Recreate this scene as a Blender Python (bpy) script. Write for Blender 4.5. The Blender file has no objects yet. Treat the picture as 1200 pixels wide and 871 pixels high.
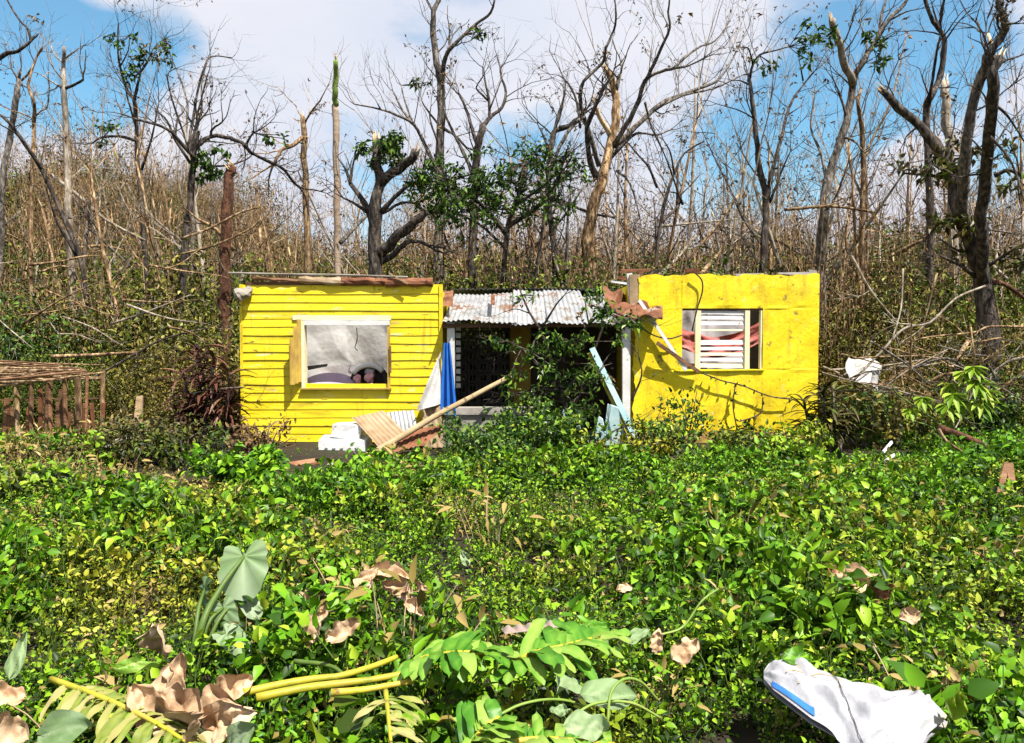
import bpy, math, random
import numpy as np
from mathutils import Vector

random.seed(11)
rng = np.random.default_rng(11)
SC = bpy.context.scene
COL = SC.collection
R = math.radians

# ------------------------------------------------------------------ camera, sky, sun, exposure
FPX = 900.0            # focal length in photo pixels (photo is 1200 x 871)
HORIZON = 400.0
CAMZ = 1.6
PITCH = math.atan((435.5 - HORIZON) / FPX)
cam_d = bpy.data.cameras.new("camera")
cam_d.sensor_width = 36.0
cam_d.lens = 36.0 * FPX / 1200.0
cam_d.clip_start = 0.05
cam_d.clip_end = 3000
cam = bpy.data.objects.new("camera", cam_d)
cam.location = (0, 0, CAMZ)
cam.rotation_euler = (math.pi / 2 - PITCH, 0, 0)
COL.objects.link(cam)
SC.camera = cam

SUN_EL, SUN_AZ = 61.0, 40.0     # azimuth: degrees to the right of straight behind the camera
sd = Vector((math.sin(R(SUN_AZ)) * math.cos(R(SUN_EL)), -math.cos(R(SUN_AZ)) * math.cos(R(SUN_EL)), math.sin(R(SUN_EL))))
sun_d = bpy.data.lights.new("sun", 'SUN')
sun_d.energy = 5.0
sun_d.angle = R(0.5)
sun_d.color = (1.0, 0.95, 0.86)
sun = bpy.data.objects.new("sun", sun_d)
sun.rotation_euler = sd.to_track_quat('Z', 'Y').to_euler()
sun.location = (4, -6, 14)
COL.objects.link(sun)

SC.view_settings.view_transform = 'Standard'
SC.view_settings.look = 'None'
SC.view_settings.gamma = 1.0
SC.view_settings.exposure = 1.08
SC.cycles.max_bounces = 4
SC.cycles.diffuse_bounces = 1
SC.cycles.glossy_bounces = 2
SC.cycles.transmission_bounces = 2
SC.cycles.transparent_max_bounces = 4
SC.cycles.use_adaptive_sampling = True
SC.cycles.adaptive_threshold = 0.03

def pix_dir(px, py):
    x = (px - 600.0) / FPX
    v = -(py - 435.5) / FPX
    c, s = math.cos(PITCH), math.sin(PITCH)
    return Vector((x, c + v * s, -s + v * c))

def build_world():
    w = bpy.data.worlds.new("World")
    SC.world = w
    w.use_nodes = True
    nt = w.node_tree
    nt.nodes.clear()
    N = nt.nodes.new
    L = nt.links.new
    out = N('ShaderNodeOutputWorld')
    bg = N('ShaderNodeBackground')
    bg.inputs['Strength'].default_value = 0.05
    L(bg.outputs[0], out.inputs[0])
    sky = N('ShaderNodeTexSky')
    sky.sky_type = 'NISHITA'
    sky.sun_disc = False
    sky.sun_elevation = R(SUN_EL)
    sky.sun_rotation = R(180 - SUN_AZ)
    sky.air_density = 1.0
    sky.dust_density = 0.2
    sky.ozone_density = 2.5
    tc = N('ShaderNodeTexCoord')
    nrm = N('ShaderNodeVectorMath'); nrm.operation = 'NORMALIZE'
    L(tc.outputs['Generated'], nrm.inputs[0])
    sep = N('ShaderNodeSeparateXYZ')
    L(nrm.outputs[0], sep.inputs[0])

    def M(op, a, b=None, clamp=False):
        n = N('ShaderNodeMath'); n.operation = op; n.use_clamp = clamp
        for i, q in enumerate((a, b)):
            if q is None: continue
            if isinstance(q, (int, float)): n.inputs[i].default_value = q
            else: L(q, n.inputs[i])
        return n.outputs[0]
    zz = M('ADD', M('MAXIMUM', sep.outputs['Z'], 0.0), 0.22)
    cx = M('DIVIDE', sep.outputs['X'], zz)
    cy = M('DIVIDE', sep.outputs['Y'], zz)
    comb = N('ShaderNodeCombineXYZ')
    L(M('MULTIPLY', cx, 0.75), comb.inputs[0]); L(cy, comb.inputs[1])
    comb.inputs[2].default_value = 3.7
    n1 = N('ShaderNodeTexNoise')
    n1.inputs['Scale'].default_value = 1.9
    n1.inputs['Detail'].default_value = 7
    n1.inputs['Roughness'].default_value = 0.6
    n1.inputs['Distortion'].default_value = 0.35
    L(comb.outputs[0], n1.inputs['Vector'])
    val = M('ADD', n1.outputs['Fac'], 0.155)
    # gaps in the cloud where the photograph shows blue
    for (px, py, r0, amt) in ((60, 78, 7.0, .34), (125, 92, 5, .30), (190, 45, 3.5, .22), (935, 165, 6.5, .36), (1075, 55, 6.5, .36), (1000, 110, 5, .25), (612, 155, 4.0, .24), (1185, 200, 4, .22), (840, 195, 5, .26), (950, 10, 4, .26), (440, 235, 4, .18), (20, 22, 4, .2)):
        d = pix_dir(px, py).normalized()
        dn = N('ShaderNodeVectorMath'); dn.operation = 'DOT_PRODUCT'
        L(nrm.outputs[0], dn.inputs[0]); dn.inputs[1].default_value = d
        mr = N('ShaderNodeMapRange'); mr.interpolation_type = 'SMOOTHSTEP'
        mr.inputs['From Min'].default_value = math.cos(R(r0))
        mr.inputs['From Max'].default_value = 1.0
        mr.inputs['To Min'].default_value = 0.0
        mr.inputs['To Max'].default_value = amt
        L(dn.outputs['Value'], mr.inputs['Value'])
        val = M('SUBTRACT', val, mr.outputs[0])
    ramp = N('ShaderNodeValToRGB')
    ramp.color_ramp.elements[0].position = 0.36
    ramp.color_ramp.elements[0].color = (0.08, 0.08, 0.08, 1)
    ramp.color_ramp.elements[1].position = 0.62
    L(val, ramp.inputs[0])
    n2 = N('ShaderNodeTexNoise')
    n2.inputs['Scale'].default_value = 1.9
    n2.inputs['Detail'].default_value = 4
    L(comb.outputs[0], n2.inputs['Vector'])
    cr = N('ShaderNodeValToRGB')
    cr.color_ramp.elements[0].position = 0.3
    cr.color_ramp.elements[0].color = (6.6, 7.2, 8.6, 1)
    cr.color_ramp.elements[1].position = 0.7
    cr.color_ramp.elements[1].color = (8.3, 8.4, 9.1, 1)
    L(n2.outputs['Fac'], cr.inputs[0])
    mix = N('ShaderNodeMix'); mix.data_type = 'RGBA'
    L(ramp.outputs[0], mix.inputs[0])
    hs = N('ShaderNodeHueSaturation')
    hs.inputs['Saturation'].default_value = 1.12
    hs.inputs['Value'].default_value = 1.0
    ml = N('ShaderNodeMix'); ml.data_type = 'RGBA'; ml.blend_type = 'MULTIPLY'; ml.inputs[0].default_value = 1.0
    L(sky.outputs[0], ml.inputs[6]); ml.inputs[7].default_value = (1.5, 1.95, 1.8, 1)
    L(ml.outputs[2], hs.inputs['Color'])
    L(hs.outputs[0], mix.inputs[6]); L(cr.outputs[0], mix.inputs[7])
    L(mix.outputs[2], bg.inputs['Color'])
    w.cycles.sampling_method = 'MANUAL'
    w.cycles.sample_map_resolution = 256
build_world()

# ------------------------------------------------------------------ helpers
def P(px, py, Y):
    d = pix_dir(px, py)
    return Vector((0, 0, CAMZ)) + d * (Y / d.y)

def G(px, py, z=0.3):
    d = pix_dir(px, py)
    return Vector((0, 0, CAMZ)) + d * ((z - CAMZ) / d.z)

def sstep(a, b, x):
    t = np.clip((np.asarray(x, float) - a) / (b - a), 0, 1)
    return t * t * (3 - 2 * t)

def H(x, y):
    """ground height"""
    x = np.asarray(x, float); y = np.asarray(y, float)
    ridge = 3.7 + 5.4 * sstep(-11, -20, x) + 0.8 * sstep(8, 16, x) + 0.5 * np.sin(x * 0.21)
    h = ridge * sstep(14.5, 52, y)
    h = h - 2.5 * sstep(60, 140, y)
    h = h + 0.05 * np.sin(x * 1.7 + y * 0.9) * np.cos(y * 1.3 - x * 0.4)
    h = h + 0.12 * sstep(17, 25, y) * np.sin(x * 0.9 + 1.3 * np.sin(y * 0.5))
    return h

def Hf(x, y): return float(H(x, y))

class MB:
    """collects tris / quads with a per-vertex tint and a per-face material slot, links them as one mesh"""
    def __init__(s):
        s.v = []; s.t = []; s.f3 = []; s.f4 = []; s.m3 = []; s.m4 = []; s.n = 0
    def add(s, v, f, tint=0.5, mat=0):
        v = np.asarray(v, float).reshape(-1, 3)
        k = len(v)
        s.v.append(v)
        s.t.append(np.full(k, tint) if np.isscalar(tint) else np.asarray(tint, float))
        f = np.asarray(f, int)
        if f.size:
            if f.shape[1] == 3: s.f3.append(f + s.n); s.m3.append(np.full(len(f), mat))
            else: s.f4.append(f + s.n); s.m4.append(np.full(len(f), mat))
        s.n += k
    def mesh(s, name, mats, smooth=False, off=(0, 0, 0)):
        me = bpy.data.meshes.new(name)
        v = np.concatenate(s.v) - np.asarray(off)
        t = np.concatenate(s.t)
        f3 = np.concatenate(s.f3) if s.f3 else np.zeros((0, 3), int)
        f4 = np.concatenate(s.f4) if s.f4 else np.zeros((0, 4), int)
        mi = np.concatenate([np.concatenate(s.m3) if s.m3 else np.zeros(0, int), np.concatenate(s.m4) if s.m4 else np.zeros(0, int)])
        loops = np.concatenate([f3.ravel(), f4.ravel()])
        tot = np.concatenate([np.full(len(f3), 3), np.full(len(f4), 4)])
        start = np.concatenate([[0], np.cumsum(tot)[:-1]]) if len(tot) else np.zeros(0, int)
        me.vertices.add(len(v)); me.vertices.foreach_set("co", v.astype(np.float32).ravel())
        me.loops.add(len(loops)); me.loops.foreach_set("vertex_index", loops.astype(np.int32))
        me.polygons.add(len(tot))
        me.polygons.foreach_set("loop_start", start.astype(np.int32))
        me.polygons.foreach_set("loop_total", tot.astype(np.int32))
        me.polygons.foreach_set("material_index", mi.astype(np.int32))
        me.polygons.foreach_set("use_smooth", np.full(len(tot), bool(smooth)))
        a = me.attributes.new("tint", 'FLOAT', 'POINT')
        a.data.foreach_set("value", t.astype(np.float32))
        for m in (mats if isinstance(mats, (list, tuple)) else [mats]): me.materials.append(m)
        me.update(); me.validate()
        return me
    def build(s, name, mats, parent=None, smooth=False, link=True):
        off = wloc(parent) if parent else (0, 0, 0)
        o = bpy.data.objects.new(name, s.mesh(name, mats, smooth, off))
        if link: COL.objects.link(o)
        if parent: o.parent = parent
        return o

def wloc(o):
    p = Vector((0, 0, 0))
    while o is not None:
        p += Vector(o.location); o = o.parent
    return p

def thing(name, label, cat, loc, group=None):
    o = bpy.data.objects.new(name, None)
    o.location = loc; o.empty_display_size = 0.2
    COL.objects.link(o)
    return tag(o, label, cat, group)

def tag(o, label=None, cat=None, group=None, kind=None):
    if label: o['label'] = label
    if cat: o['category'] = cat
    if group: o['group'] = group
    if kind: o['kind'] = kind
    return o

def rv(a=1.0): return Vector((random.uniform(-a, a), random.uniform(-a, a), random.uniform(-a, a)))

def box(mb, lo, hi, tint=0.5, mat=0, jit=0.0):
    x0, y0, z0 = lo; x1, y1, z1 = hi
    v = np.array([(x0, y0, z0), (x1, y0, z0), (x1, y1, z0), (x0, y1, z0), (x0, y0, z1), (x1, y0, z1), (x1, y1, z1), (x0, y1, z1)], float)
    if jit: v += rng.uniform(-jit, jit, v.shape)
    mb.add(v, [(0, 3, 2, 1), (4, 5, 6, 7), (0, 1, 5, 4), (1, 2, 6, 5), (2, 3, 7, 6), (3, 0, 4, 7)], tint, mat)

def beam(mb, a, b, w, t, up=Vector((0, 0, 1)), tint=0.5, mat=0, jit=0.0):
    """box along a-b, width w (sideways), thickness t (along up)"""
    a = Vector(a); b = Vector(b)
    d = (b - a).normalized()
    s = d.cross(up)
    if s.length < 1e-4: s = d.cross(Vector((0, 1, 0)))
    s.normalize(); u = s.cross(d)
    vs = []
    for p in (a, b):
        for (i, j) in ((-1, -1), (1, -1), (1, 1), (-1, 1)):
            vs.append(p + s * (i * w / 2) + u * (j * t / 2))
    v = np.array([tuple(q) for q in vs])
    if jit: v += rng.uniform(-jit, jit, v.shape)
    mb.add(v, [(0, 1, 2, 3), (7, 6, 5, 4), (0, 4, 5, 1), (1, 5, 6, 2), (2, 6, 7, 3), (3, 7, 4, 0)], tint, mat)

def tube(mb, path, radii, sides=6, tint=0.5, mat=0, cap=True, rough=0.0):
    p = np.array([tuple(q) for q in path], float)
    n = len(p)
    r = np.full(n, radii) if np.isscalar(radii) else np.asarray(radii, float)
    tg = np.gradient(p, axis=0)
    tg /= np.linalg.norm(tg, axis=1)[:, None] + 1e-9
    ref = np.array((0.31, 0.17, 0.93)) if abs(tg[0] @ np.array((0.31, 0.17, 0.93))) < 0.85 else np.array((0.93, 0.31, 0.1))
    s = np.cross(tg[0], ref); s /= np.linalg.norm(s)
    ang = np.arange(sides) * 2 * math.pi / sides
    V = []
    for i in range(n):
        s = s - tg[i] * (s @ tg[i]); s /= np.linalg.norm(s) + 1e-9
        u = np.cross(tg[i], s)
        rr = r[i] * (1 + (rng.uniform(-rough, rough, sides) if rough else 0))
        V.append(p[i] + np.outer(np.cos(ang) * rr, s) + np.outer(np.sin(ang) * rr, u))
    V = np.concatenate(V)
    i, k = np.meshgrid(np.arange(n - 1), np.arange(sides), indexing='ij')
    k2 = (k + 1) % sides
    F = np.stack([i * sides + k, i * sides + k2, (i + 1) * sides + k2, (i + 1) * sides + k], -1).reshape(-1, 4)
    tt = tint if np.isscalar(tint) else np.repeat(np.asarray(tint), sides)
    if cap and sides > 3:
        V = np.concatenate([V, p[:1], p[-1:]])
        if not np.isscalar(tt): tt = np.concatenate([tt, tt[:1], tt[-1:]])
        base = mb.n
        mb.add(V, F, tt, mat)
        c0, c1 = n * sides, n * sides + 1
        f = [(c0, (q + 1) % sides, q) for q in range(sides)] + [(c1, (n - 1) * sides + q, (n - 1) * sides + (q + 1) % sides) for q in range(sides)]
        mb.f3.append(np.array(f) + base); mb.m3.append(np.full(len(f), mat))
    else:
        mb.add(V, F, tt, mat)

def smooth_path(pts, sub=3):
    pts = [Vector(p) for p in pts]
    if len(pts) < 3 or sub < 2: return pts
    e = [pts[0] * 2 - pts[1]] + pts + [pts[-1] * 2 - pts[-2]]
    out = []
    for i in range(1, len(e) - 2):
        a, b, c, d = e[i - 1:i + 3]
        for k in range(sub):
            t = k / sub
            out.append(0.5 * ((2 * b) + (c - a) * t + (2 * a - 5 * b + 4 * c - d) * t * t + (3 * b - a - 3 * c + d) * t ** 3))
    out.append(pts[-1])
    return out

def leaves(mb, pos, d, n, L, W, tint, fold=0.22, curl=0.25, rich=False, mat=0):
    """many leaves at once: 4-tri (or 6-tri) folded blades"""
    pos = np.asarray(pos, float); d = np.asarray(d, float); n = np.asarray(n, float)
    N = len(pos)
    L = np.broadcast_to(np.asarray(L, float), (N,))[:, None]; W = np.broadcast_to(np.asarray(W, float), (N,))[:, None]
    d = d / (np.linalg.norm(d, axis=1)[:, None] + 1e-9)
    s = np.cross(d, n); s /= np.linalg.norm(s, axis=1)[:, None] + 1e-9
    n = np.cross(s, d)
    if rich:
        v = np.stack([pos,
                      pos + d * L * .28 + s * W * .48 + n * fold * W,
                      pos + d * L * .66 + s * W * .36 + n * (fold * W * .7 - curl * L * .25),
                      pos + d * L - n * curl * L,
                      pos + d * L * .66 - s * W * .36 + n * (fold * W * .7 - curl * L * .25),
                      pos + d * L * .28 - s * W * .48 + n * fold * W,
                      pos + d * L * .5 - n * curl * L * .12], 1)
        f = np.array([(0, 1, 6), (1, 2, 6), (2, 3, 6), (3, 4, 6), (4, 5, 6), (5, 0, 6)])
    else:
        v = np.stack([pos,
                      pos + d * L * .42 + s * W * .5 + n * fold * W,
                      pos + d * L - n * curl * L,
                      pos + d * L * .42 - s * W * .5 + n * fold * W], 1)
        f = np.array([(0, 1, 2), (0, 2, 3)])
    k = v.shape[1]
    F = (f[None] + (np.arange(N) * k)[:, None, None]).reshape(-1, 3)
    mb.add(v.reshape(-1, 3), F, np.repeat(np.broadcast_to(tint, (N,)), k), mat)

def rdirs(n, zbias=0.0):
    v = rng.normal(size=(n, 3)); v[:, 2] += zbias
    return v / np.linalg.norm(v, axis=1)[:, None]

def grid_mesh(mb, fn, nu, nv, tint=0.5, mat=0):
    """fn(u,v)->point for u,v in 0..1"""
    V = [tuple(fn(i / nu, j / nv)) for i in range(nu + 1) for j in range(nv + 1)]
    F = [(i * (nv + 1) + j, (i + 1) * (nv + 1) + j, (i + 1) * (nv + 1) + j + 1, i * (nv + 1) + j + 1) for i in range(nu) for j in range(nv)]
    mb.add(V, F, tint, mat)

# ------------------------------------------------------------------ materials
MATS = {}
ALB = 0.74          # paint, wood, bark
ALBL = 0.88         # leaves
def dim(cols, k): return [tuple(x * k for x in c) for c in cols]
def new_mat(name):
    m = bpy.data.materials.new(name); m.use_nodes = True
    nt = m.node_tree
    b = nt.nodes['Principled BSDF']
    return m, nt, b

def ramp_node(nt, cols, pos=None):
    r = nt.nodes.new('ShaderNodeValToRGB')
    e = r.color_ramp.elements
    while len(e) < len(cols): e.new(0.5)
    for i, c in enumerate(cols):
        e[i].position = (i / (len(cols) - 1)) if pos is None else pos[i]
        e[i].color = (*c, 1)
    return r

def surf(name, cols, scale=3.0, rough=0.8, bump=0.3, stretch=(1, 1, 1), metallic=0.0, tintmix=0.0, fine=None, spots=None, bscale=None, pos=None, spec=0.3, bdist=0.02, streak=None):
    """noise-mottled surface. cols: ramp. spots=(colour, scale, threshold): irregular patches. tintmix: per-piece lightness change"""
    m, nt, b = new_mat(name)
    cols = dim(cols, ALB)
    L = nt.links.new
    tc = nt.nodes.new('ShaderNodeTexCoord')
    mp = nt.nodes.new('ShaderNodeMapping'); mp.inputs['Scale'].default_value = stretch
    L(tc.outputs['Object'], mp.inputs[0])
    n = nt.nodes.new('ShaderNodeTexNoise')
    n.inputs['Scale'].default_value = scale; n.inputs['Detail'].default_value = 6; n.inputs['Roughness'].default_value = 0.6
    L(mp.outputs[0], n.inputs['Vector'])
    r = ramp_node(nt, cols, pos or [0.3 + 0.4 * i / (len(cols) - 1) for i in range(len(cols))])
    L(n.outputs['Fac'], r.inputs[0])
    col = r.outputs[0]
    if spots:
        for (sc, ss, th, wd) in spots:
            n2 = nt.nodes.new('ShaderNodeTexNoise'); n2.inputs['Scale'].default_value = ss; n2.inputs['Detail'].default_value = 8; n2.inputs['Roughness'].default_value = 0.65
            L(mp.outputs[0], n2.inputs['Vector'])
            rr = ramp_node(nt, [(0, 0, 0), (1, 1, 1)], [th, th + wd])
            L(n2.outputs['Fac'], rr.inputs[0])
            mx = nt.nodes.new('ShaderNodeMix'); mx.data_type = 'RGBA'
            L(rr.outputs[0], mx.inputs[0]); L(col, mx.inputs[6]); mx.inputs[7].default_value = (*dim([sc], ALB)[0], 1)
            col = mx.outputs[2]
    if streak:                               # runs of dirt down a wall
        mp2 = nt.nodes.new('ShaderNodeMapping'); mp2.inputs['Scale'].default_value = streak[4]
        L(tc.outputs['Object'], mp2.inputs[0])
        n4 = nt.nodes.new('ShaderNodeTexNoise'); n4.inputs['Scale'].default_value = streak[1]; n4.inputs['Detail'].default_value = 6; n4.inputs['Roughness'].default_value = 0.6
        L(mp2.outputs[0], n4.inputs['Vector'])
        r4 = ramp_node(nt, [(0, 0, 0), (.8, .8, .8)], [streak[2], streak[2] + streak[3]])
        L(n4.outputs['Fac'], r4.inputs[0])
        mx = nt.nodes.new('ShaderNodeMix'); mx.data_type = 'RGBA'
        L(r4.outputs[0], mx.inputs[0]); L(col, mx.inputs[6]); mx.inputs[7].default_value = (*dim([streak[0]], ALB)[0], 1)
        col = mx.outputs[2]
    if tintmix:
        at = nt.nodes.new('ShaderNodeAttribute'); at.attribute_name = 'tint'
        mr = nt.nodes.new('ShaderNodeMapRange')
        mr.inputs['To Min'].default_value = 1 - tintmix; mr.inputs['To Max'].default_value = 1 + tintmix
        L(at.outputs['Fac'], mr.inputs[0])
        hs = nt.nodes.new('ShaderNodeHueSaturation')
        L(col, hs.inputs['Color']); L(mr.outputs[0], hs.inputs['Value'])
        col = hs.outputs[0]
    L(col, b.inputs['Base Color'])
    b.inputs['Roughness'].default_value = rough
    b.inputs['Metallic'].default_value = metallic
    b.inputs['Specular IOR Level'].default_value = spec
    if bump:
        n3 = nt.nodes.new('ShaderNodeTexNoise'); n3.inputs['Scale'].default_value = bscale or scale * 5; n3.inputs['Detail'].default_value = 5
        L(mp.outputs[0], n3.inputs['Vector'])
        bp = nt.nodes.new('ShaderNodeBump'); bp.inputs['Strength'].default_value = bump; bp.inputs['Distance'].default_value = bdist
        L(n3.outputs['Fac'], bp.inputs['Height']); L(bp.outputs[0], b.inputs['Normal'])
    MATS[name] = m
    return m

def leafmat(name, cols, trans=0.3, rough=0.5, patch=None, pscale=0.5, spec=0.35, pth=(0.45, 0.6)):
    m, nt, b = new_mat(name)
    cols = dim(cols, ALBL); patch = dim(patch, ALBL) if patch else None; trans *= .6; spec *= .6
    L = nt.links.new
    at = nt.nodes.new('ShaderNodeAttribute'); at.attribute_name = 'tint'
    oi = nt.nodes.new('ShaderNodeObjectInfo')
    ad = nt.nodes.new('ShaderNodeMath'); ad.operation = 'MULTIPLY_ADD'; ad.inputs[1].default_value = 0.24; 
    L(oi.outputs['Random'], ad.inputs[0])
    sb = nt.nodes.new('ShaderNodeMath'); sb.operation = 'SUBTRACT'; sb.inputs[1].default_value = 0.12
    L(at.outputs['Fac'], sb.inputs[0]); L(sb.outputs[0], ad.inputs[2])
    pos = {5: [0, .3, .56, .8, 1], 4: [0, .34, .68, 1], 3: [0, .5, 1]}[len(cols)]
    r = ramp_node(nt, cols, pos); L(ad.outputs[0], r.inputs[0])
    col = r.outputs[0]
    if patch:
        ge = nt.nodes.new('ShaderNodeNewGeometry')
        n = nt.nodes.new('ShaderNodeTexNoise'); n.inputs['Scale'].default_value = pscale; n.inputs['Detail'].default_value = 4
        L(ge.outputs['Position'], n.inputs['Vector'])
        rr = ramp_node(nt, [(0, 0, 0), (1, 1, 1)], list(pth)); L(n.outputs['Fac'], rr.inputs[0])
        r2 = ramp_node(nt, patch, {5: [0, .3, .56, .8, 1], 4: [0, .34, .68, 1], 3: [0, .5, 1]}[len(patch)]); L(ad.outputs[0], r2.inputs[0])
        mx = nt.nodes.new('ShaderNodeMix'); mx.data_type = 'RGBA'
        L(rr.outputs[0], mx.inputs[0]); L(col, mx.inputs[6]); L(r2.outputs[0], mx.inputs[7])
        col = mx.outputs[2]
    L(col, b.inputs['Base Color'])
    b.inputs['Roughness'].default_value = rough
    b.inputs['Specular IOR Level'].default_value = spec
    if trans:
        tr = nt.nodes.new('ShaderNodeBsdfTranslucent')
        L(col, tr.inputs['Color'])
        ms = nt.nodes.new('ShaderNodeMixShader'); ms.inputs[0].default_value = trans
        L(b.outputs[0], ms.inputs[1]); L(tr.outputs[0], ms.inputs[2])
        L(ms.outputs[0], nt.nodes['Material Output'].inputs['Surface'])
    MATS[name] = m
    return m

Y1, Y2, Y3 = (0.84, 0.62, 0.012), (0.98, 0.76, 0.018), (0.98, 0.80, 0.05)
surf('soil', [(0.014, 0.010, 0.006), (0.034, 0.025, 0.014), (0.020, 0.026, 0.008)], 1.6, 0.95, 0.5)
surf('yellow_boards', [Y1, Y2, Y3], 2.2, 0.55, 0.25, (0.6, 1, 3), tintmix=0.07, bscale=24, bdist=0.01,
     spots=[((0.98, 0.86, 0.42), 3.4, 0.60, 0.05), ((0.20, 0.13, 0.04), 7.5, 0.62, 0.03), ((0.46, 0.33, 0.02), 1.7, 0.56, 0.12)], streak=((0.50, 0.35, 0.03), 2.0, 0.58, 0.15, (5, 5, .45)))
surf('yellow_plaster', [(0.88, 0.65, 0.008), (0.98, 0.76, 0.010), (1.0, 0.82, 0.04)], 1.4, 0.7, 0.5, bscale=22, bdist=0.010,
     spots=[((0.74, 0.52, 0.015), 2.3, 0.54, 0.14), ((0.95, 0.85, 0.25), 5.0, 0.60, 0.08), ((0.20, 0.14, 0.04), 13.0, 0.635, 0.025), ((0.36, 0.25, 0.05), 4.1, 0.60, 0.05)], streak=((0.60, 0.42, 0.015), 1.6, 0.54, 0.16, (4, 4, .6)))
surf('plinth', [(0.70, 0.50, 0.04), (0.46, 0.29, 0.08), (0.30, 0.18, 0.07)], 3.5, 0.85, 0.5, bscale=14)
surf('cream_paint', [(0.92, 0.82, 0.44), (0.95, 0.90, 0.66)], 3, 0.6, 0.2, spots=[((0.3, 0.22, 0.1), 6, 0.67, 0.04)])
surf('white_paint', [(0.72, 0.71, 0.68), (0.92, 0.91, 0.89)], 3, 0.6, 0.25, spots=[((0.30, 0.25, 0.19), 5, 0.64, 0.05)], tintmix=0.06)
surf('ochre_wood', [(0.42, 0.24, 0.05), (0.62, 0.42, 0.07), (0.30, 0.17, 0.06)], 4, 0.75, 0.4, (1, 1, 0.4))
surf('grey_wood', [(0.16, 0.13, 0.10), (0.34, 0.30, 0.25), (0.46, 0.42, 0.36)], 4, 0.85, 0.5, (0.5, 3, 3), tintmix=0.2)
surf('tan_wood', [(0.26, 0.17, 0.085), (0.40, 0.28, 0.16), (0.50, 0.38, 0.24)], 5, 0.75, 0.4, (1, 2, 2), tintmix=0.15)
surf('brown_wood', [(0.10, 0.05, 0.025), (0.22, 0.11, 0.055), (0.36, 0.20, 0.11)], 4, 0.8, 0.5, (0.6, 2, 2), tintmix=0.25)
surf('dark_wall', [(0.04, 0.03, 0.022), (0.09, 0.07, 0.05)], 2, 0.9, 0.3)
surf('rust', [(0.10, 0.035, 0.018), (0.22, 0.085, 0.038), (0.34, 0.16, 0.085)], 3.5, 0.8, 0.4, spots=[((0.5, 0.44, 0.36), 2.6, 0.60, 0.08), ((0.05, 0.025, 0.015), 6, 0.62, 0.06)], tintmix=0.2)
surf('zinc', [(0.36, 0.37, 0.38), (0.50, 0.51, 0.52), (0.60, 0.60, 0.60)], 2.0, 0.42, 0.15, metallic=0.25, spec=0.5,
     spots=[((0.30, 0.13, 0.06), 1.9, 0.58, 0.04), ((0.30, 0.24, 0.18), 4.5, 0.55, 0.07)], tintmix=0.08)
surf('tan_sheet', [(0.26, 0.17, 0.09), (0.42, 0.29, 0.17), (0.50, 0.40, 0.28)], 2.4, 0.7, 0.25, spots=[((0.34, 0.16, 0.08), 2.4, 0.62, 0.08)])
surf('concrete', [(0.22, 0.20, 0.175), (0.34, 0.31, 0.275), (0.44, 0.41, 0.37)], 3, 0.9, 0.5, spots=[((0.2, 0.16, 0.11), 4, 0.62, 0.06)], tintmix=0.15)
surf('foam_white', [(0.74, 0.74, 0.73), (0.90, 0.90, 0.89)], 3, 0.7, 0.4, spots=[((0.25, 0.2, 0.15), 6, 0.62, 0.04)])
surf('block_shaded', [(0.06, 0.055, 0.05), (0.13, 0.12, 0.11)], 4, 0.85, 0.3, tintmix=0.1)  # dark tone all over stands in for porch shade on the blocks
surf('pale_blue', [(0.30, 0.52, 0.56), (0.46, 0.66, 0.68), (0.62, 0.76, 0.74)], 3, 0.6, 0.2, spots=[((0.50, 0.46, 0.34), 4, 0.62, 0.04)])
surf('sheet_grey', [(0.40, 0.385, 0.37), (0.56, 0.54, 0.525), (0.68, 0.66, 0.645)], 2.5, 0.8, 0.3, spots=[((0.16, 0.14, 0.12), 12, 0.68, 0.03), ((0.45, 0.40, 0.35), 3, 0.6, 0.1)], bdist=0.03)
surf('sack_white', [(0.40, 0.40, 0.43), (0.48, 0.48, 0.51)], 5, 0.6, 0.5, bscale=26, bdist=0.012, spots=[((0.42, 0.36, 0.27), 5, 0.60, 0.08), ((0.2, 0.15, 0.09), 14, 0.66, 0.03)])
surf('sack_blue', [(0.03, 0.16, 0.62), (0.05, 0.24, 0.74)], 8, 0.5, 0.1)
surf('tarp_blue', [(0.02, 0.13, 0.55), (0.04, 0.22, 0.75)], 4, 0.4, 0.2)
surf('cloth_red', [(0.46, 0.10, 0.09), (0.58, 0.17, 0.15), (0.66, 0.28, 0.25)], 3, 0.85, 0.2)
surf('cloth_pink', [(0.44, 0.30, 0.40), (0.56, 0.42, 0.54)], 3, 0.85, 0.2)
surf('cloth_white', [(0.46, 0.41, 0.42), (0.60, 0.55, 0.56)], 3, 0.85, 0.2)
surf('cloth_rose', [(0.75, 0.25, 0.32), (0.85, 0.62, 0.62)], 14, 0.85, 0.1)
surf('black_plastic', [(0.012, 0.012, 0.013), (0.03, 0.03, 0.03)], 5, 0.4, 0.05)
surf('cable', [(0.012, 0.011, 0.010), (0.03, 0.025, 0.02)], 5, 0.6, 0)
BK = [.36, .5, .62]
surf('bark_dark', [(0.016, 0.012, 0.010), (0.055, 0.043, 0.034), (0.15, 0.12, 0.098)], 9, 0.9, 1.0, (1.6, 1.6, 0.5), pos=BK, bscale=14, bdist=0.04)
surf('bark_grey', [(0.04, 0.033, 0.028), (0.13, 0.11, 0.092), (0.30, 0.26, 0.22)], 9, 0.9, 1.0, (1.6, 1.6, 0.5), pos=BK, bscale=14, bdist=0.04)
surf('bark_pale', [(0.16, 0.125, 0.09), (0.32, 0.265, 0.20), (0.50, 0.43, 0.35)], 9, 0.85, 1.0, (1.6, 1.6, 0.4), pos=BK, bscale=12, bdist=0.03, spots=[((0.2, 0.14, 0.09), 2.2, 0.62, 0.06)])
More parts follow.
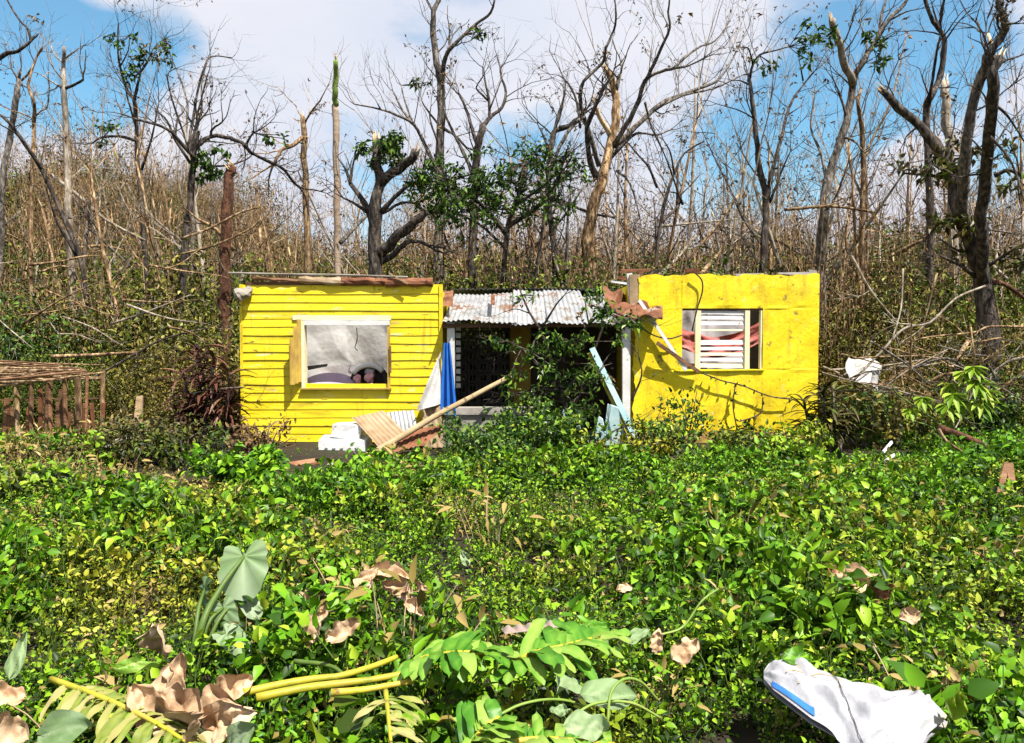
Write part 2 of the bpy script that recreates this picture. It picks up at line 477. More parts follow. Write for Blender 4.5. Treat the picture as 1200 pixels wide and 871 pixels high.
surf('bark_tan', [(0.07, 0.036, 0.018), (0.24, 0.145, 0.07), (0.54, 0.38, 0.21)], 9, 0.9, 1.0, (1.6, 1.6, 0.5), pos=BK, bscale=12, bdist=0.03, tintmix=0.3)
surf('bark_red', [(0.05, 0.022, 0.012), (0.11, 0.045, 0.022), (0.18, 0.08, 0.04)], 9, 0.9, 1.0, (1.6, 1.6, 0.7), pos=BK, bscale=16, bdist=0.05)
surf('raw_wood', [(0.58, 0.36, 0.17), (0.72, 0.52, 0.30), (0.80, 0.66, 0.45)], 4, 0.8, 0.5, (3, 3, 0.6))
surf('palm_bark', [(0.30, 0.20, 0.13), (0.42, 0.31, 0.22), (0.52, 0.42, 0.32)], 5, 0.85, 0.4, (1, 1, 4))
surf('palm_green', [(0.13, 0.22, 0.03), (0.24, 0.36, 0.06), (0.36, 0.42, 0.10)], 4, 0.5, 0.2)
surf('stalk_yellow', [(0.22, 0.25, 0.03), (0.50, 0.45, 0.03), (0.52, 0.38, 0.06)], 7, 0.5, 0.4, tintmix=0.15, bscale=30, bdist=0.006, spots=[((0.20, 0.10, 0.04), 9, 0.60, 0.06)])
surf('green_stem', [(0.07, 0.13, 0.02), (0.14, 0.22, 0.04)], 6, 0.5, 0.1)
surf('dry_leaf', [(0.34, 0.19, 0.10), (0.56, 0.37, 0.22), (0.72, 0.54, 0.37)], 9, 0.8, 0.5, bscale=40, bdist=0.008, tintmix=0.35, spots=[((0.16, 0.08, 0.04), 5, 0.62, 0.06)])
surf('clay_brown', [(0.24, 0.09, 0.045), (0.42, 0.19, 0.10), (0.55, 0.33, 0.21)], 5, 0.7, 0.4, tintmix=0.2)
surf('clay_pale', [(0.30, 0.22, 0.19), (0.42, 0.33, 0.29)], 6, 0.9, 0.3)
surf('straw', [(0.36, 0.25, 0.13), (0.55, 0.42, 0.25)], 5, 0.9, 0.2, tintmix=0.25)

GR = [(0.008, 0.020, 0.002), (0.028, 0.075, 0.004), (0.115, 0.26, 0.008), (0.25, 0.43, 0.016), (0.44, 0.52, 0.05)]
YG = [(0.02, 0.022, 0.004), (0.07, 0.078, 0.008), (0.22, 0.25, 0.015), (0.40, 0.38, 0.03), (0.52, 0.42, 0.10)]
leafmat('weed_leaf', GR, 0.28, 0.45, YG, 0.55, pth=(0.50, 0.62))
leafmat('weed_leaf_fresh', [(0.012, 0.035, 0.003), (0.04, 0.12, 0.005), (0.13, 0.33, 0.010), (0.28, 0.48, 0.02)], 0.3, 0.42, GR, 0.6)
leafmat('weed_leaf_dry', [(0.10, 0.07, 0.02), (0.22, 0.17, 0.04), (0.34, 0.25, 0.08), (0.46, 0.34, 0.16)], 0.2, 0.7)
leafmat('under_leaf', [(0.010, 0.020, 0.003), (0.035, 0.065, 0.006), (0.11, 0.16, 0.014), (0.27, 0.31, 0.035)], 0.2, 0.5,
        [(0.025, 0.018, 0.005), (0.09, 0.062, 0.014), (0.24, 0.165, 0.035), (0.42, 0.30, 0.09)], 0.22, pth=(0.50, 0.68))
leafmat('citrus_leaf', [(0.008, 0.022, 0.004), (0.024, 0.066, 0.0096), (0.07, 0.154, 0.0168), (0.224, 0.336, 0.042)], 0.22, 0.35)
leafmat('tree_leaf', [(0.008, 0.022, 0.004), (0.025, 0.065, 0.010), (0.08, 0.16, 0.02), (0.20, 0.31, 0.05)], 0.2, 0.4)
leafmat('purple_leaf', [(0.022, 0.009, 0.008), (0.07, 0.026, 0.018), (0.16, 0.065, 0.04), (0.28, 0.15, 0.09)], 0.15, 0.4)
leafmat('olive_leaf', [(0.02, 0.022, 0.008), (0.06, 0.055, 0.015), (0.13, 0.10, 0.03), (0.10, 0.16, 0.02)], 0.15, 0.45)
leafmat('lime_leaf', [(0.12, 0.24, 0.012), (0.22, 0.36, 0.02), (0.36, 0.46, 0.05)], 0.35, 0.45)
leafmat('banana_leaf', [(0.025, 0.10, 0.008), (0.06, 0.20, 0.014), (0.13, 0.30, 0.025), (0.27, 0.39, 0.07)], 0.3, 0.4)
leafmat('frond_leaf', [(0.05, 0.10, 0.015), (0.14, 0.20, 0.03), (0.28, 0.31, 0.06), (0.38, 0.33, 0.13)], 0.3, 0.5)
leafmat('pale_leaf', [(0.16, 0.25, 0.10), (0.24, 0.34, 0.16), (0.33, 0.42, 0.23)], 0.25, 0.55)
leafmat('ear_leaf', [(0.10, 0.17, 0.08), (0.19, 0.27, 0.14), (0.32, 0.40, 0.26)], 0.3, 0.5, [(0.08, 0.15, 0.05), (0.14, 0.23, 0.09), (0.27, 0.36, 0.18)], 5.0)
leafmat('brown_twig_leaf', [(0.035, 0.020, 0.009), (0.15, 0.092, 0.04), (0.33, 0.21, 0.09)], 0.1, 0.8)
M_ = MATS

# ------------------------------------------------------------------ the ground
def build_ground():
    def axis(fine, step, far):
        a = list(np.arange(-fine, fine + 1e-6, step))
        ext = [fine * 1.25, fine * 1.7, fine * 2.6, fine * 4.5, far]
        return np.array([-e for e in reversed(ext)] + a + ext)
    xs = axis(48, 0.8, 900)
    ys = np.concatenate([[-900, -300, -100, -40, -15], np.arange(-6, 80, 0.8), [85, 95, 110, 140, 200, 400, 900]])
    X, Y = np.meshgrid(xs, ys, indexing='ij')
    Z = H(X, Y)
    V = np.stack([X, Y, Z], -1).reshape(-1, 3)
    nx, ny = len(xs), len(ys)
    i, j = np.meshgrid(np.arange(nx - 1), np.arange(ny - 1), indexing='ij')
    F = np.stack([i * ny + j, (i + 1) * ny + j, (i + 1) * ny + j + 1, i * ny + j + 1], -1).reshape(-1, 4)
    mb = MB(); mb.add(V, F)
    tag(mb.build('ground', M_['soil'], smooth=True), kind='structure')
build_ground()

# ------------------------------------------------------------------ scattering of what nobody could count
def scatter(name, label, pts, rots, scls, idxs, protos, cat):
    col = bpy.data.collections.new(name + '_sources')
    for o in protos: col.objects.link(o)
    me = bpy.data.meshes.new(name)
    pts = np.asarray(pts, np.float32)
    me.vertices.add(len(pts)); me.vertices.foreach_set("co", pts.ravel())
    for nm, ty, arr, key in (("rot", 'FLOAT_VECTOR', rots, "vector"), ("scl", 'FLOAT', scls, "value"), ("idx", 'INT', idxs, "value")):
        a = me.attributes.new(nm, ty, 'POINT')
        a.data.foreach_set(key, np.asarray(arr, np.int32 if ty == 'INT' else np.float32).ravel())
    o = bpy.data.objects.new(name, me); COL.objects.link(o)
    ng = bpy.data.node_groups.new(name, 'GeometryNodeTree')
    ng.interface.new_socket('Geometry', in_out='INPUT', socket_type='NodeSocketGeometry')
    ng.interface.new_socket('Geometry', in_out='OUTPUT', socket_type='NodeSocketGeometry')
    N = ng.nodes.new; L = ng.links.new
    gi = N('NodeGroupInput'); go = N('NodeGroupOutput')
    m2p = N('GeometryNodeMeshToPoints')
    ci = N('GeometryNodeCollectionInfo'); ci.inputs['Collection'].default_value = col
    ci.inputs['Separate Children'].default_value = True; ci.inputs['Reset Children'].default_value = True
    ip = N('GeometryNodeInstanceOnPoints'); ip.inputs['Pick Instance'].default_value = True
    def attr(nm, ty):
        a = N('GeometryNodeInputNamedAttribute'); a.data_type = ty; a.inputs['Name'].default_value = nm
        return a.outputs['Attribute']
    L(gi.outputs[0], m2p.inputs['Mesh']); L(m2p.outputs[0], ip.inputs['Points'])
    L(ci.outputs[0], ip.inputs['Instance'])
    L(attr('idx', 'INT'), ip.inputs['Instance Index'])
    L(attr('rot', 'FLOAT_VECTOR'), ip.inputs['Rotation'])
    L(attr('scl', 'FLOAT'), ip.inputs['Scale'])
    L(ip.outputs[0], go.inputs[0])
    md = o.modifiers.new('scatter', 'NODES'); md.node_group = ng
    return tag(o, label, cat, kind='stuff')

def weed_proto(name, nst, h, spread, per, L, W, mats, tlo, thi, dry=0.035, upn=1.1, rich=True):
    mb = MB()
    for s in range(nst):
        a = random.uniform(0, 6.283); rr = spread * random.uniform(0.2, 1)
        hh = h * random.uniform(0.6, 1.1)
        b = Vector((math.cos(a) * spread * .25, math.sin(a) * spread * .25, -0.03))
        t = Vector((math.cos(a) * rr, math.sin(a) * rr, hh))
        m = (b + t) * .5 + Vector((0, 0, hh * .18)) + rv(.03)
        path = smooth_path([b, m, t], 3)
        tube(mb, path, np.linspace(0.004, 0.002, len(path)), 3, random.random(), 1, cap=False)
        k = per
        ts = np.sort(rng.uniform(0.15, 1.0, k))
        pa = np.array([tuple(q) for q in path])
        idx = ts * (len(pa) - 1); i0 = np.minimum(idx.astype(int), len(pa) - 2); fr = (idx - i0)[:, None]
        pos = pa[i0] * (1 - fr) + pa[i0 + 1] * fr
        d = rdirs(k, 0.15); d[:, :2] += 0.5 * np.array((math.cos(a), math.sin(a)))
        pos = pos + d * rng.uniform(0.01, 0.06, (k, 1))
        n = rdirs(k, 0) * 0.85 + np.array((0.1, -0.2, upn * .85))
        ti = rng.uniform(tlo, thi, k)
        sc = rng.uniform(0.55, 1.2, k)
        leaves(mb, pos, d, n, L * sc, W * sc, np.clip(ti, 0.02, 0.98), rng.uniform(0.1, 0.3), rng.uniform(0.05, 0.4), rich)
    nd = int(nst * per * dry)
    if nd:
        pos = np.column_stack([rng.normal(0, spread * .6, (nd, 2)), rng.uniform(0.02, h * .9, nd)])
        leaves(mb, pos, rdirs(nd), rdirs(nd, 1.0), L * .95, W * .9, rng.uniform(0, 1, nd), 0.3, 0.5, rich, mat=2)
    return mb.build(name, mats, link=False, smooth=True)

CLEAR = []   # (x, y, rx, ry, factor): plants under things that lie on them are pressed down
def footprint(p, rx, ry, f=0.35): CLEAR.append((p[0], p[1], rx, ry, f))

def cover_protos():
    W1 = [M_['weed_leaf'], M_['green_stem'], M_['weed_leaf_dry']]
    W2 = [M_['weed_leaf_fresh'], M_['green_stem'], M_['weed_leaf_dry']]
    W3 = [M_['weed_leaf_dry'], M_['straw'], M_['weed_leaf_dry']]
    ps = []
    for k in range(4): ps.append(weed_proto('cover_a%d' % k, 9, 0.26, 0.24, 12, 0.046, 0.030, W1, 0.08, 0.9))
    for k in range(3): ps.append(weed_proto('cover_b%d' % k, 8, 0.30, 0.20, 10, 0.06, 0.040, W2, 0.1, 0.9))
    for k in range(3): ps.append(weed_proto('cover_c%d' % k, 10, 0.24, 0.26, 13, 0.040, 0.020, W1, 0.05, 0.85, 0.05))
    for k in range(2): ps.append(weed_proto('cover_d%d' % k, 7, 0.34, 0.22, 8, 0.075, 0.024, W2, 0.1, 0.85))
    ps.append(weed_proto('cover_e0', 8, 0.26, 0.24, 9, 0.06, 0.03, W3, 0.1, 0.9))
    for k in range(2): ps.append(weed_proto('cover_f%d' % k, 9, 0.32, 0.28, 12, 0.075, 0.046, W2, 0.05, 0.9))   # taller plants near the house
    for k in range(2): ps.append(weed_proto('cover_g%d' % k, 9, 0.30, 0.28, 12, 0.07, 0.037, W1, 0.05, 0.85))
    for k in range(3): ps.append(weed_proto('cover_h%d' % k, 7, 0.34, 0.22, 4, 0.13, 0.095, [M_['weed_leaf_fresh' if k else 'weed_leaf'], M_['green_stem'], M_['weed_leaf_dry']], 0.1, 0.8))
    ps.append(weed_proto('cover_i0', 9, 0.42, 0.3, 3, 0.10, 0.03, W3, 0.1, 0.9))
    return ps

def build_cover():
    ps = cover_protos()
    pts = []; rots = []; scl = []; idx = []
    def put(x, y, i, s):
        pts.append((x, y, Hf(x, y) - 0.02)); rots.append((random.uniform(-.22, .22), random.uniform(-.22, .22), random.uniform(0, 6.283))); scl.append(s); idx.append(i)
    y = 1.5
    while y < 12.6:
        half = 0.74 * y + 1.2
        dens = 58 if y < 3.8 else (40 if y < 6 else 31)          # plants per square metre
        step = 0.3
        n = int(2 * half * step * dens)
        for k in range(n):
            x = random.uniform(-half, half); yy = y + random.uniform(0, step)
            if yy > 11.75 and -4.3 < x < 4.95: continue
            f = 1.0
            for (cx, cy, rx, ry, ff) in CLEAR:
                if ((x - cx) / rx) ** 2 + ((yy - cy) / ry) ** 2 < 1: f = min(f, ff)
            if f < 0.05: continue
            if abs(x) < 5.6:
                lf = float(sstep(-.6, -1.6, x)) * float(sstep(-5.4, -4.4, x))
                f *= 1 - (.72 + .1 * lf) * float(sstep(9.0 - 1.7 * lf, 10.4 - 1.6 * lf, yy))
            clump = math.sin(x * 1.9 + 1.3 * math.sin(yy * 1.1)) * math.sin(yy * 1.6 + x * 0.6)
            near = yy > 7.8 + 0.8 * math.sin(x * 1.3)
            if near: i = random.choice((13, 14, 13, 14, 15, 16, 4, 5, 0))
            else:
                bank = (4, 5, 6, 10, 11, 0, 1) if clump > 0.1 else (0, 1, 2, 3, 7, 8, 9, 0, 2, 7, 12 if random.random() < .35 else 9)
                i = random.choice(bank)
                if yy < 3.4 and random.random() < .05: i = random.choice((17, 18, 19))
            if (-5 < x < -1.2 and yy > 7.6 + .4 * math.sin(x * 2) and random.random() < .6) or (x < -4.5 and yy > 8.2 and random.random() < .4) or random.random() < .025: i = random.choice((12, 20))
            put(x, yy, i, f * random.uniform(0.5, 1.25) * (1 + 0.32 * clump) * (0.9 if near else 1.0))
        y += step
    scatter('ground_cover', 'low green weeds and vines covering the whole yard', pts, rots, scl, idx, ps, 'weeds')

# ------------------------------------------------------------------ woods behind: undergrowth, saplings
def shrub_proto(name, h, r, n, L, W, mats, tlo, thi, sticks):
    mb = MB()
    d = rdirs(n); rad = rng.uniform(0.3, 1, (n, 1)) ** 0.5
    lob = 1 + 0.35 * np.sin(d[:, :1] * 5 + d[:, 1:2] * 7 + random.uniform(0, 6))
    pos = d * rad * lob * np.array((r, r, h * .5)) + np.array((0, 0, h * .5))
    pos[:, 2] = np.abs(pos[:, 2])
    sc = rng.uniform(0.6, 1.3, n)
    leaves(mb, pos, rdirs(n, -0.2), rdirs(n, 0.9) * .7 + np.array((0, -.25, .3)), L * sc, W * sc, rng.uniform(tlo, thi, n), 0.2, 0.25)
    for k in range(sticks):
        a = random.uniform(0, 6.28); b = Vector((math.cos(a) * r * .5 * random.random(), math.sin(a) * r * .5 * random.random(), 0))
        t = b + Vector((random.uniform(-.5, .5) * r, random.uniform(-.5, .5) * r, h * random.uniform(0.6, 1.35)))
        m = (b + t) / 2 + rv(.12 * h)
        path = smooth_path([b, m, t], 3)
        q = random.uniform(0.006, 0.016)
        tube(mb, path, np.linspace(q, q * .4, len(path)), 3, random.random(), 1, cap=False)
    return mb.build(name, mats, link=False)

def wander(a, d, length, n, wob, grav=0.0):
    pts = [Vector(a)]; d = Vector(d).normalized()
    for k in range(n):
        d = (d + rv(wob) + Vector((0, 0, grav))).normalized()
        pts.append(pts[-1] + d * (length / n))
    return pts

def twig(mb, a, d, length, r, depth, wob=0.28, grav=0.05, mat=0, tips=None, tint=None):
    n = 5 if depth > 0 else 3
    pts = wander(a, d, length, n, wob, grav)
    ti = random.random() if tint is None else tint
    tube(mb, pts, np.linspace(r, r * 0.35, len(pts)), 4 if r > .02 else 3, ti, mat, cap=False)
    if depth <= 0:
        if tips is not None: tips.append(pts[-1])
        return
    for k in range(random.randint(2, 4)):
        i = random.randint(2, n)
        dd = (pts[i] - pts[i - 1]).normalized()
        side = rv().normalized(); side = (side - dd * side.dot(dd))
        twig(mb, pts[i], dd * random.uniform(0.5, 1.0) + side * random.uniform(.5, 1.0), length * random.uniform(.35, .65), r * .5, depth - 1, wob, grav, mat, tips, ti)
    if tips is not None: tips.append(pts[-1])

def sapling_parts(h, r, kind):
    """(trunk MB, crown MB) of a bare young tree; kind: 'snap' broken top, 'fork', 'whip'"""
    tk, cr = MB(), MB()
    n = 8
    lean = Vector((random.uniform(-.12, .12), random.uniform(-.1, .1), 1))
    pts = wander((0, 0, -0.3), lean, h, n, 0.07, 0.03)
    end = 0.55 if kind == 'snap' else (0.3 if kind == 'fork' else 0.22)
    rad = np.linspace(r, r * end, n + 1)
    tube(tk, pts, rad, 6, random.random(), 0, rough=0.12)
    tips = []
    if kind == 'snap':
        tube(tk, [pts[-1], pts[-1] + Vector((random.uniform(-.05, .05), 0, .15 + r * 2))], [rad[-1] * .8, rad[-1] * .08], 5, 0.5, 1)
        nb = random.randint(2, 5)
    else: nb = random.randint(6, 10)
    for k in range(nb):
        i = random.randint(4 if kind != 'snap' else 3, n)
        ang = random.uniform(0, 6.28)
        dd = Vector((math.cos(ang), math.sin(ang), random.uniform(.6, 1.8)))
        ln = h * random.uniform(.16, .38) * (0.8 if kind == 'snap' else 1)
        twig(cr, pts[i], dd, ln, rad[i] * random.uniform(.35, .6), 2 if kind != 'snap' else 1, 0.22, 0.08, 0, tips)
    if kind == 'fork':
        for q in (-1, 1):
            twig(cr, pts[-1], Vector((q * .5, random.uniform(-.4, .4), 1)), h * .4, rad[-1] * .8, 2, 0.16, 0.08, 0, tips)
    if tips and kind != 'snap':
        sel = [t for t in tips if random.random() < .12]
        if sel:
            a = np.array([tuple(t) for t in sel for _ in range(3)]) + rng.normal(0, .015, (len(sel) * 3, 3))
            leaves(cr, a, rdirs(len(a), -.4), rdirs(len(a)), .11, .05, rng.uniform(0, 1, len(a)), mat=1)
    return tk, cr

def build_woods():
    # undergrowth mass
    U = [M_['under_leaf'], M_['bark_tan']]; D = [M_['brown_twig_leaf'], M_['bark_tan']]
    ps = [shrub_proto('under_a%d' % k, 2.0, 1.1, 1700, .085, .046, U, .05, .98, 6) for k in range(4)]
    ps += [shrub_proto('under_b%d' % k, 1.5, 1.2, 1700, .075, .04, U, .05, .98, 5) for k in range(3)]
    ps += [shrub_proto('under_c%d' % k, 2.6, 1.0, 800, .075, .034, D, .05, .95, 16) for k in range(4)]
    pts = []; rots = []; scl = []; idx = []
    def put(x, y, s, dry):
        pts.append((x, y, Hf(x, y) - .1)); rots.append((random.uniform(-.1, .1), random.uniform(-.1, .1), random.uniform(0, 6.28))); scl.append(s)
        idx.append(random.randint(7, 10) if random.random() < dry else random.randint(0, 6))
    n = 0
    while n < 1800:
        y = 12.3 + 43 * random.random() ** 1.35
        half = .76 * y + 3
        x = random.uniform(-half, half)
        if y < 16.9 and -5.0 < x < 5.5: continue
        if y < 14 and (-6.2 > x > -10): continue
        dry = max(.02, 0.02 + 0.42 * float(sstep(20, 34, y)) + .35 * math.sin(x * .33 + 2 * math.sin(y * .21)) * math.sin(y * .27 + x * .11))
        s = random.choice((.6, .8, .9, 1.0, 1.1, 1.45)) * random.uniform(.85, 1.15) * (0.5 if y < 14 else (0.75 if y < 17 else 1.0))
        if 17 < y < 24: s *= 1.15
        if y > 26: s *= 1.3
        if 17 < y < 19.8 and (-2.6 < x < 3.6 or x > 6) and random.random() < .5: s = random.uniform(1.3, 1.7); dry = .15
        put(x, y, s, dry); n += 1
    for (bx, by) in BASES:
        for q in range(4 if not (-7.5 < bx < -2.4) else 1):
            put(bx + random.uniform(-.9, .9), max(16.6, by - random.uniform(.3, 1.0)), random.uniform(1.0, 1.5), .2)
    scatter('undergrowth', 'olive green and brown thicket rising up the slope behind the house', pts, rots, scl, idx, ps, 'undergrowth')

    # far thicket of saplings too many to count
    fp = []
    for k in range(6):
        tk, cr = sapling_parts(random.uniform(4.5, 6.5), .055, random.choice(('whip', 'whip', 'fork')))
        m = MB()
        for src in (tk, cr):
            m.v += src.v; m.t += src.t
            for f, mm in zip(src.f3, src.m3): m.f3.append(f + m.n); m.m3.append(mm)
            for f, mm in zip(src.f4, src.m4): m.f4.append(f + m.n); m.m4.append(mm)
            m.n += src.n
        fp.append(m.build('thicket_%d' % k, [M_['bark_tan'], M_['brown_twig_leaf']], link=False))
    pts = []; rots = []; scl = []; idx = []
    for k in range(380):
        y = random.uniform(27, 54); x = random.uniform(-.74 * y, .74 * y)
        pts.append((x, y, Hf(x, y) - .2)); rots.append((random.gauss(0, .06), random.gauss(0, .08), random.uniform(0, 6.28))); scl.append(random.uniform(.5, .95)); idx.append(random.randint(0, 5))
    scatter('far_thicket', 'mass of thin bare saplings along the top of the slope', pts, rots, scl, idx, fp, 'thicket')

    # countable stripped trees
    protos = []
    for k in range(14):
        kind = ('snap', 'whip', 'fork')[k % 3]
        h = {'snap': random.uniform(2.8, 4.6), 'whip': random.uniform(4.6, 6.4), 'fork': random.uniform(4.2, 6.0)}[kind]
        r = random.uniform(.035, .085)
        tk, cr = sapling_parts(h, r, kind)
        bm = M_[('bark_tan', 'bark_pale', 'bark_tan', 'bark_tan', 'bark_grey')[k % 5]]
        protos.append((kind, tk.mesh('trunk', [bm, M_['raw_wood']], True), cr.mesh('crown', [bm, M_['brown_twig_leaf']])))
    lab = {'snap': 'thin snapped leafless trunk', 'whip': 'thin upright bare tree', 'fork': 'thin forked bare tree'}
    zones = [(250, 'on the slope left of the rust-brown stump'), (390, 'between the rust-brown stump and the palm trunk'), (510, 'between the palm trunk and the tallest tree'),
             (700, 'between the tallest tree and the splintered giant'), (890, 'behind the gap between splintered giant and slim forked tree'), (1080, 'between the slim forked tree and dark double trunk'), (9999, 'behind the big broken tree at the right edge')]
    placed = 0
    while placed < 298:
        y = 17.5 + 26 * random.random() ** .9
        x = random.uniform(-.72, .72) * y
        if y < 18 and -4 < x < 4.5: continue
        kind, tm, cm = protos[placed % 14]
        if 345 < 600 + x / y * FPX < 460 and y < 26: continue
        px = 600 + x / y * FPX
        zone = next(z for q, z in zones if px < q)
        lb = lab[kind] + ' ' + zone
        root = thing('bare_tree', lb, 'tree', (x, y, Hf(x, y)), {'snap': 'snapped trunks ', 'whip': 'upright bare trees ', 'fork': 'forked bare trees '}[kind] + zone)
        big = random.random() < .18
        root.rotation_euler = (random.gauss(0, .35 if big else .09), random.gauss(0, .45 if big else .12), random.uniform(0, 6.28))
        s = random.uniform(.75, 1.3) * (1.22 if px > 760 else 1.0); root.scale = (s, s, s * random.uniform(.9, 1.1))
        for nm, me in (('trunk', tm), ('crown', cm)):
            c = bpy.data.objects.new(nm, me); COL.objects.link(c); c.parent = root
        placed += 1

# ------------------------------------------------------------------ the large storm-broken trees, each placed at its own distance
BASES = []
def big_tree(label, Y, limbs, bark, twigs=1.0, snaps=(), foliage=(), leafm='tree_leaf', name='broken_tree', tdepth=2, ls=.17, tl=1.0):
    """limbs: list of (points in photo pixels, radius px at start, radius px at end[, material]); the first is the trunk.
    Limbs leave the picture plane: each drifts towards or away from the viewer as it grows."""
    k = Y / FPX
    limbs = [(l[0], l[1] * (.8 if l[1] > 3 else .9), l[2] * .85) + tuple(l[3:]) for l in limbs]
    t0 = limbs[0][0][0]
    b = P(t0[0], t0[1], Y)
    gz = Hf(b.x, Y)
    root = thing(name, label, 'tree', (b.x, Y, gz))
    if Y > 15: BASES.append((b.x, Y))
    done = []      # (pixel x, pixel y, depth)
    tw = MB(); fo = MB(); nl = 0
    for li, lm in enumerate(limbs):
        pts, r0, r1 = lm[:3]
        mt = M_[lm[3]] if len(lm) > 3 else M_[bark]
        if li == 0: y0 = Y
        else:
            q = min(done, key=lambda e: (e[0] - pts[0][0]) ** 2 + (e[1] - pts[0][1]) ** 2); y0 = q[2]
        ln = sum(math.dist(pts[i], pts[i + 1]) for i in range(len(pts) - 1)) * k
        drift = 0.0 if li == 0 else random.choice((-1, 1)) * random.uniform(.25, .6) * ln
        acc = 0; W = []
        for i, p in enumerate(pts):
            if i: acc += math.dist(pts[i - 1], p) * k
            yy = y0 + drift * acc / max(ln, 1e-6) + (random.uniform(-.06, .06) * ln if 0 < i else 0) * (0.4 if li == 0 else 1)
            done.append((p[0], p[1], yy))
            W.append(P(p[0], p[1], yy))
        if li == 0 and W[0].z > gz - .2:
            W.insert(0, Vector((W[0].x + .05, W[0].y, gz - .3)))
        path = smooth_path(W, 3)
        path = [path[0]] + [q + rv(min(.35 * r1 * k, .05)) for q in path[1:]]
        n = len(path)
        rad = np.linspace(r0, r1, n) * k
        if li == 0: rad[0] *= 1.35; rad[1] *= 1.12
        mb = MB()
        tube(mb, path, rad, 9 if r0 > 5 else (7 if r0 > 2.5 else 5), random.random(), 0, rough=0.15)
        if li in snaps:                     # torn, splintered end
            d = (path[-1] - path[-2]).normalized()
            for q in range(5):
                o = rv(rad[-1] * .7); o = o - d * o.dot(d)
                tube(mb, [path[-1] + o - d * rad[-1], path[-1] + o * 1.1 + d * rad[-1] * random.uniform(.8, 3.2)], [rad[-1] * .45, rad[-1] * .05], 4, .5, 1)
        mb.build('trunk' if li == 0 else 'limb', [mt, M_['raw_wood']], root, True)
        nt = int(twigs * ln * (2.6 if li else 1.1))
        for q in range(nt):
            i = random.randint(int(n * (.45 if li == 0 else .25)), n - 1)
            d = (path[i] - path[i - 1]).normalized()
            s = rv().normalized(); s = s - d * s.dot(d)
            tips = []
            twig(tw, path[i], d * random.uniform(.3, 1) + s, random.uniform(.5, 1.3) * (Y / 18) * tl, max(.005, min(rad[i] * .42, .022)), tdepth, .26, .06, 0, tips)
            nl += 1
            if tips and random.random() < .16:
                a = np.array([tuple(t) for t in tips for _ in range(2)]) + rng.normal(0, .015, (len(tips) * 2, 3))
                leaves(tw, a, rdirs(len(a), -.6), rdirs(len(a)), .09, .04, rng.uniform(0, 1, len(a)), mat=1)
        if li and li not in snaps and r1 < 3 and twigs > 0:   # fine spray at the end
            d = (path[-1] - path[-2]).normalized()
            for q in range(2): twig(tw, path[-1], d + rv(.6), .8 * Y / 18, r1 * k * .8, 1)
    if tw.n: tag(tw.build('twigs', [M_[bark], M_['brown_twig_leaf']], root), kind='stuff')
    for (fx, fy, fr, fn) in foliage:
        c = min(done, key=lambda e: (e[0] - fx) ** 2 + (e[1] - fy) ** 2)
        ctr = np.array(tuple(P(fx, fy, c[2] - .1))); rr = fr * k
        ncl = max(4, fn // 16)
        cl = rng.normal(0, .78, (ncl, 3)) * rr * np.array((1.2, .9, .8)) + ctr
        w = rng.integers(0, ncl, fn)
        pos = cl[w] + rng.normal(0, .09 * rr + .04, (fn, 3))
        sc = rng.uniform(.6, 1.25, fn)
        leaves(fo, pos, rdirs(fn, -.5), rdirs(fn, .8) * .8 + np.array((.1, -.3, .3)), ls * sc, ls * .46 * sc, np.clip(rng.uniform(.05, 1.0, fn), 0, 1), .2, .3)
        a = P(c[0], c[1], c[2])
        for q in range(min(ncl, 24)):
            e = Vector(cl[q]); tube(fo, smooth_path([a, (a + e) / 2 + rv(.1 * rr), e], 2), .012, 3, .5, 1, cap=False)
    if fo.n: tag(fo.build('foliage', [M_[leafm], M_['bark_dark']], root), kind='stuff')
    return root

big_tree('bare dark branch reaching in at the top left corner', 16,
         [([(-75, 400), (-66, 240), (-48, 120), (0, 68), (20, 60), (36, 48), (45, 40)], 6, 1.2),
          ([(36, 48), (33, 35), (22, 22), (8, 0), (2, -14)], 1.8, .8)], 'bark_dark', .25)
big_tree('short leaning grey trunk with burst top at the far left', 22,
         [([(-6, 400), (0, 300), (3, 215), (12, 165), (17, 130), (21, 105), (22, 94)], 5, 3.4), ([(22, 94), (14, 82)], 2, .8), ([(22, 94), (25, 78)], 2, .8), ([(21, 98), (35, 84), (40, 72)], 2, .8)], 'bark_grey', .7)
big_tree('thin pale trunk with crooked top left of the white trunk', 21,
         [([(38, 400), (36, 250), (38, 190), (40, 140), (40, 120), (33, 103), (35, 90), (42, 70), (49, 55)], 3.6, 1.2),
          ([(41, 137), (48, 130), (56, 124), (58, 98)], 1.2, .6)], 'bark_tan', .5)
big_tree('dark trunk leaning left across the thin trunks at the far left', 17,
         [([(100, 330), (70, 245), (50, 200), (22, 158), (10, 143), (0, 135)], 4, 1.8), ([(50, 200), (36, 178), (22, 160), (8, 150)], 2, 1), ([(90, 300), (68, 262), (60, 240)], 2.5, 1.4)], 'bark_dark', .5)
big_tree('straight white trunk with two short arms at the left', 19,
         [([(86, 360), (82, 280), (80, 230), (79, 200), (77, 150), (75, 105), (75, 80), (75, 55)], 6.5, 2.2),
          ([(76, 104), (86, 100), (97, 93)], 2.2, 1.6, 'bark_dark'), ([(76, 104), (68, 100)], 2, 1.5, 'bark_dark'),
          ([(75, 70), (85, 62), (95, 55)], 1.2, .6), ([(74, 74), (64, 64), (60, 54)], 1.2, .6), ([(75, 90), (70, 82)], 1, .6)], 'bark_pale', .35)
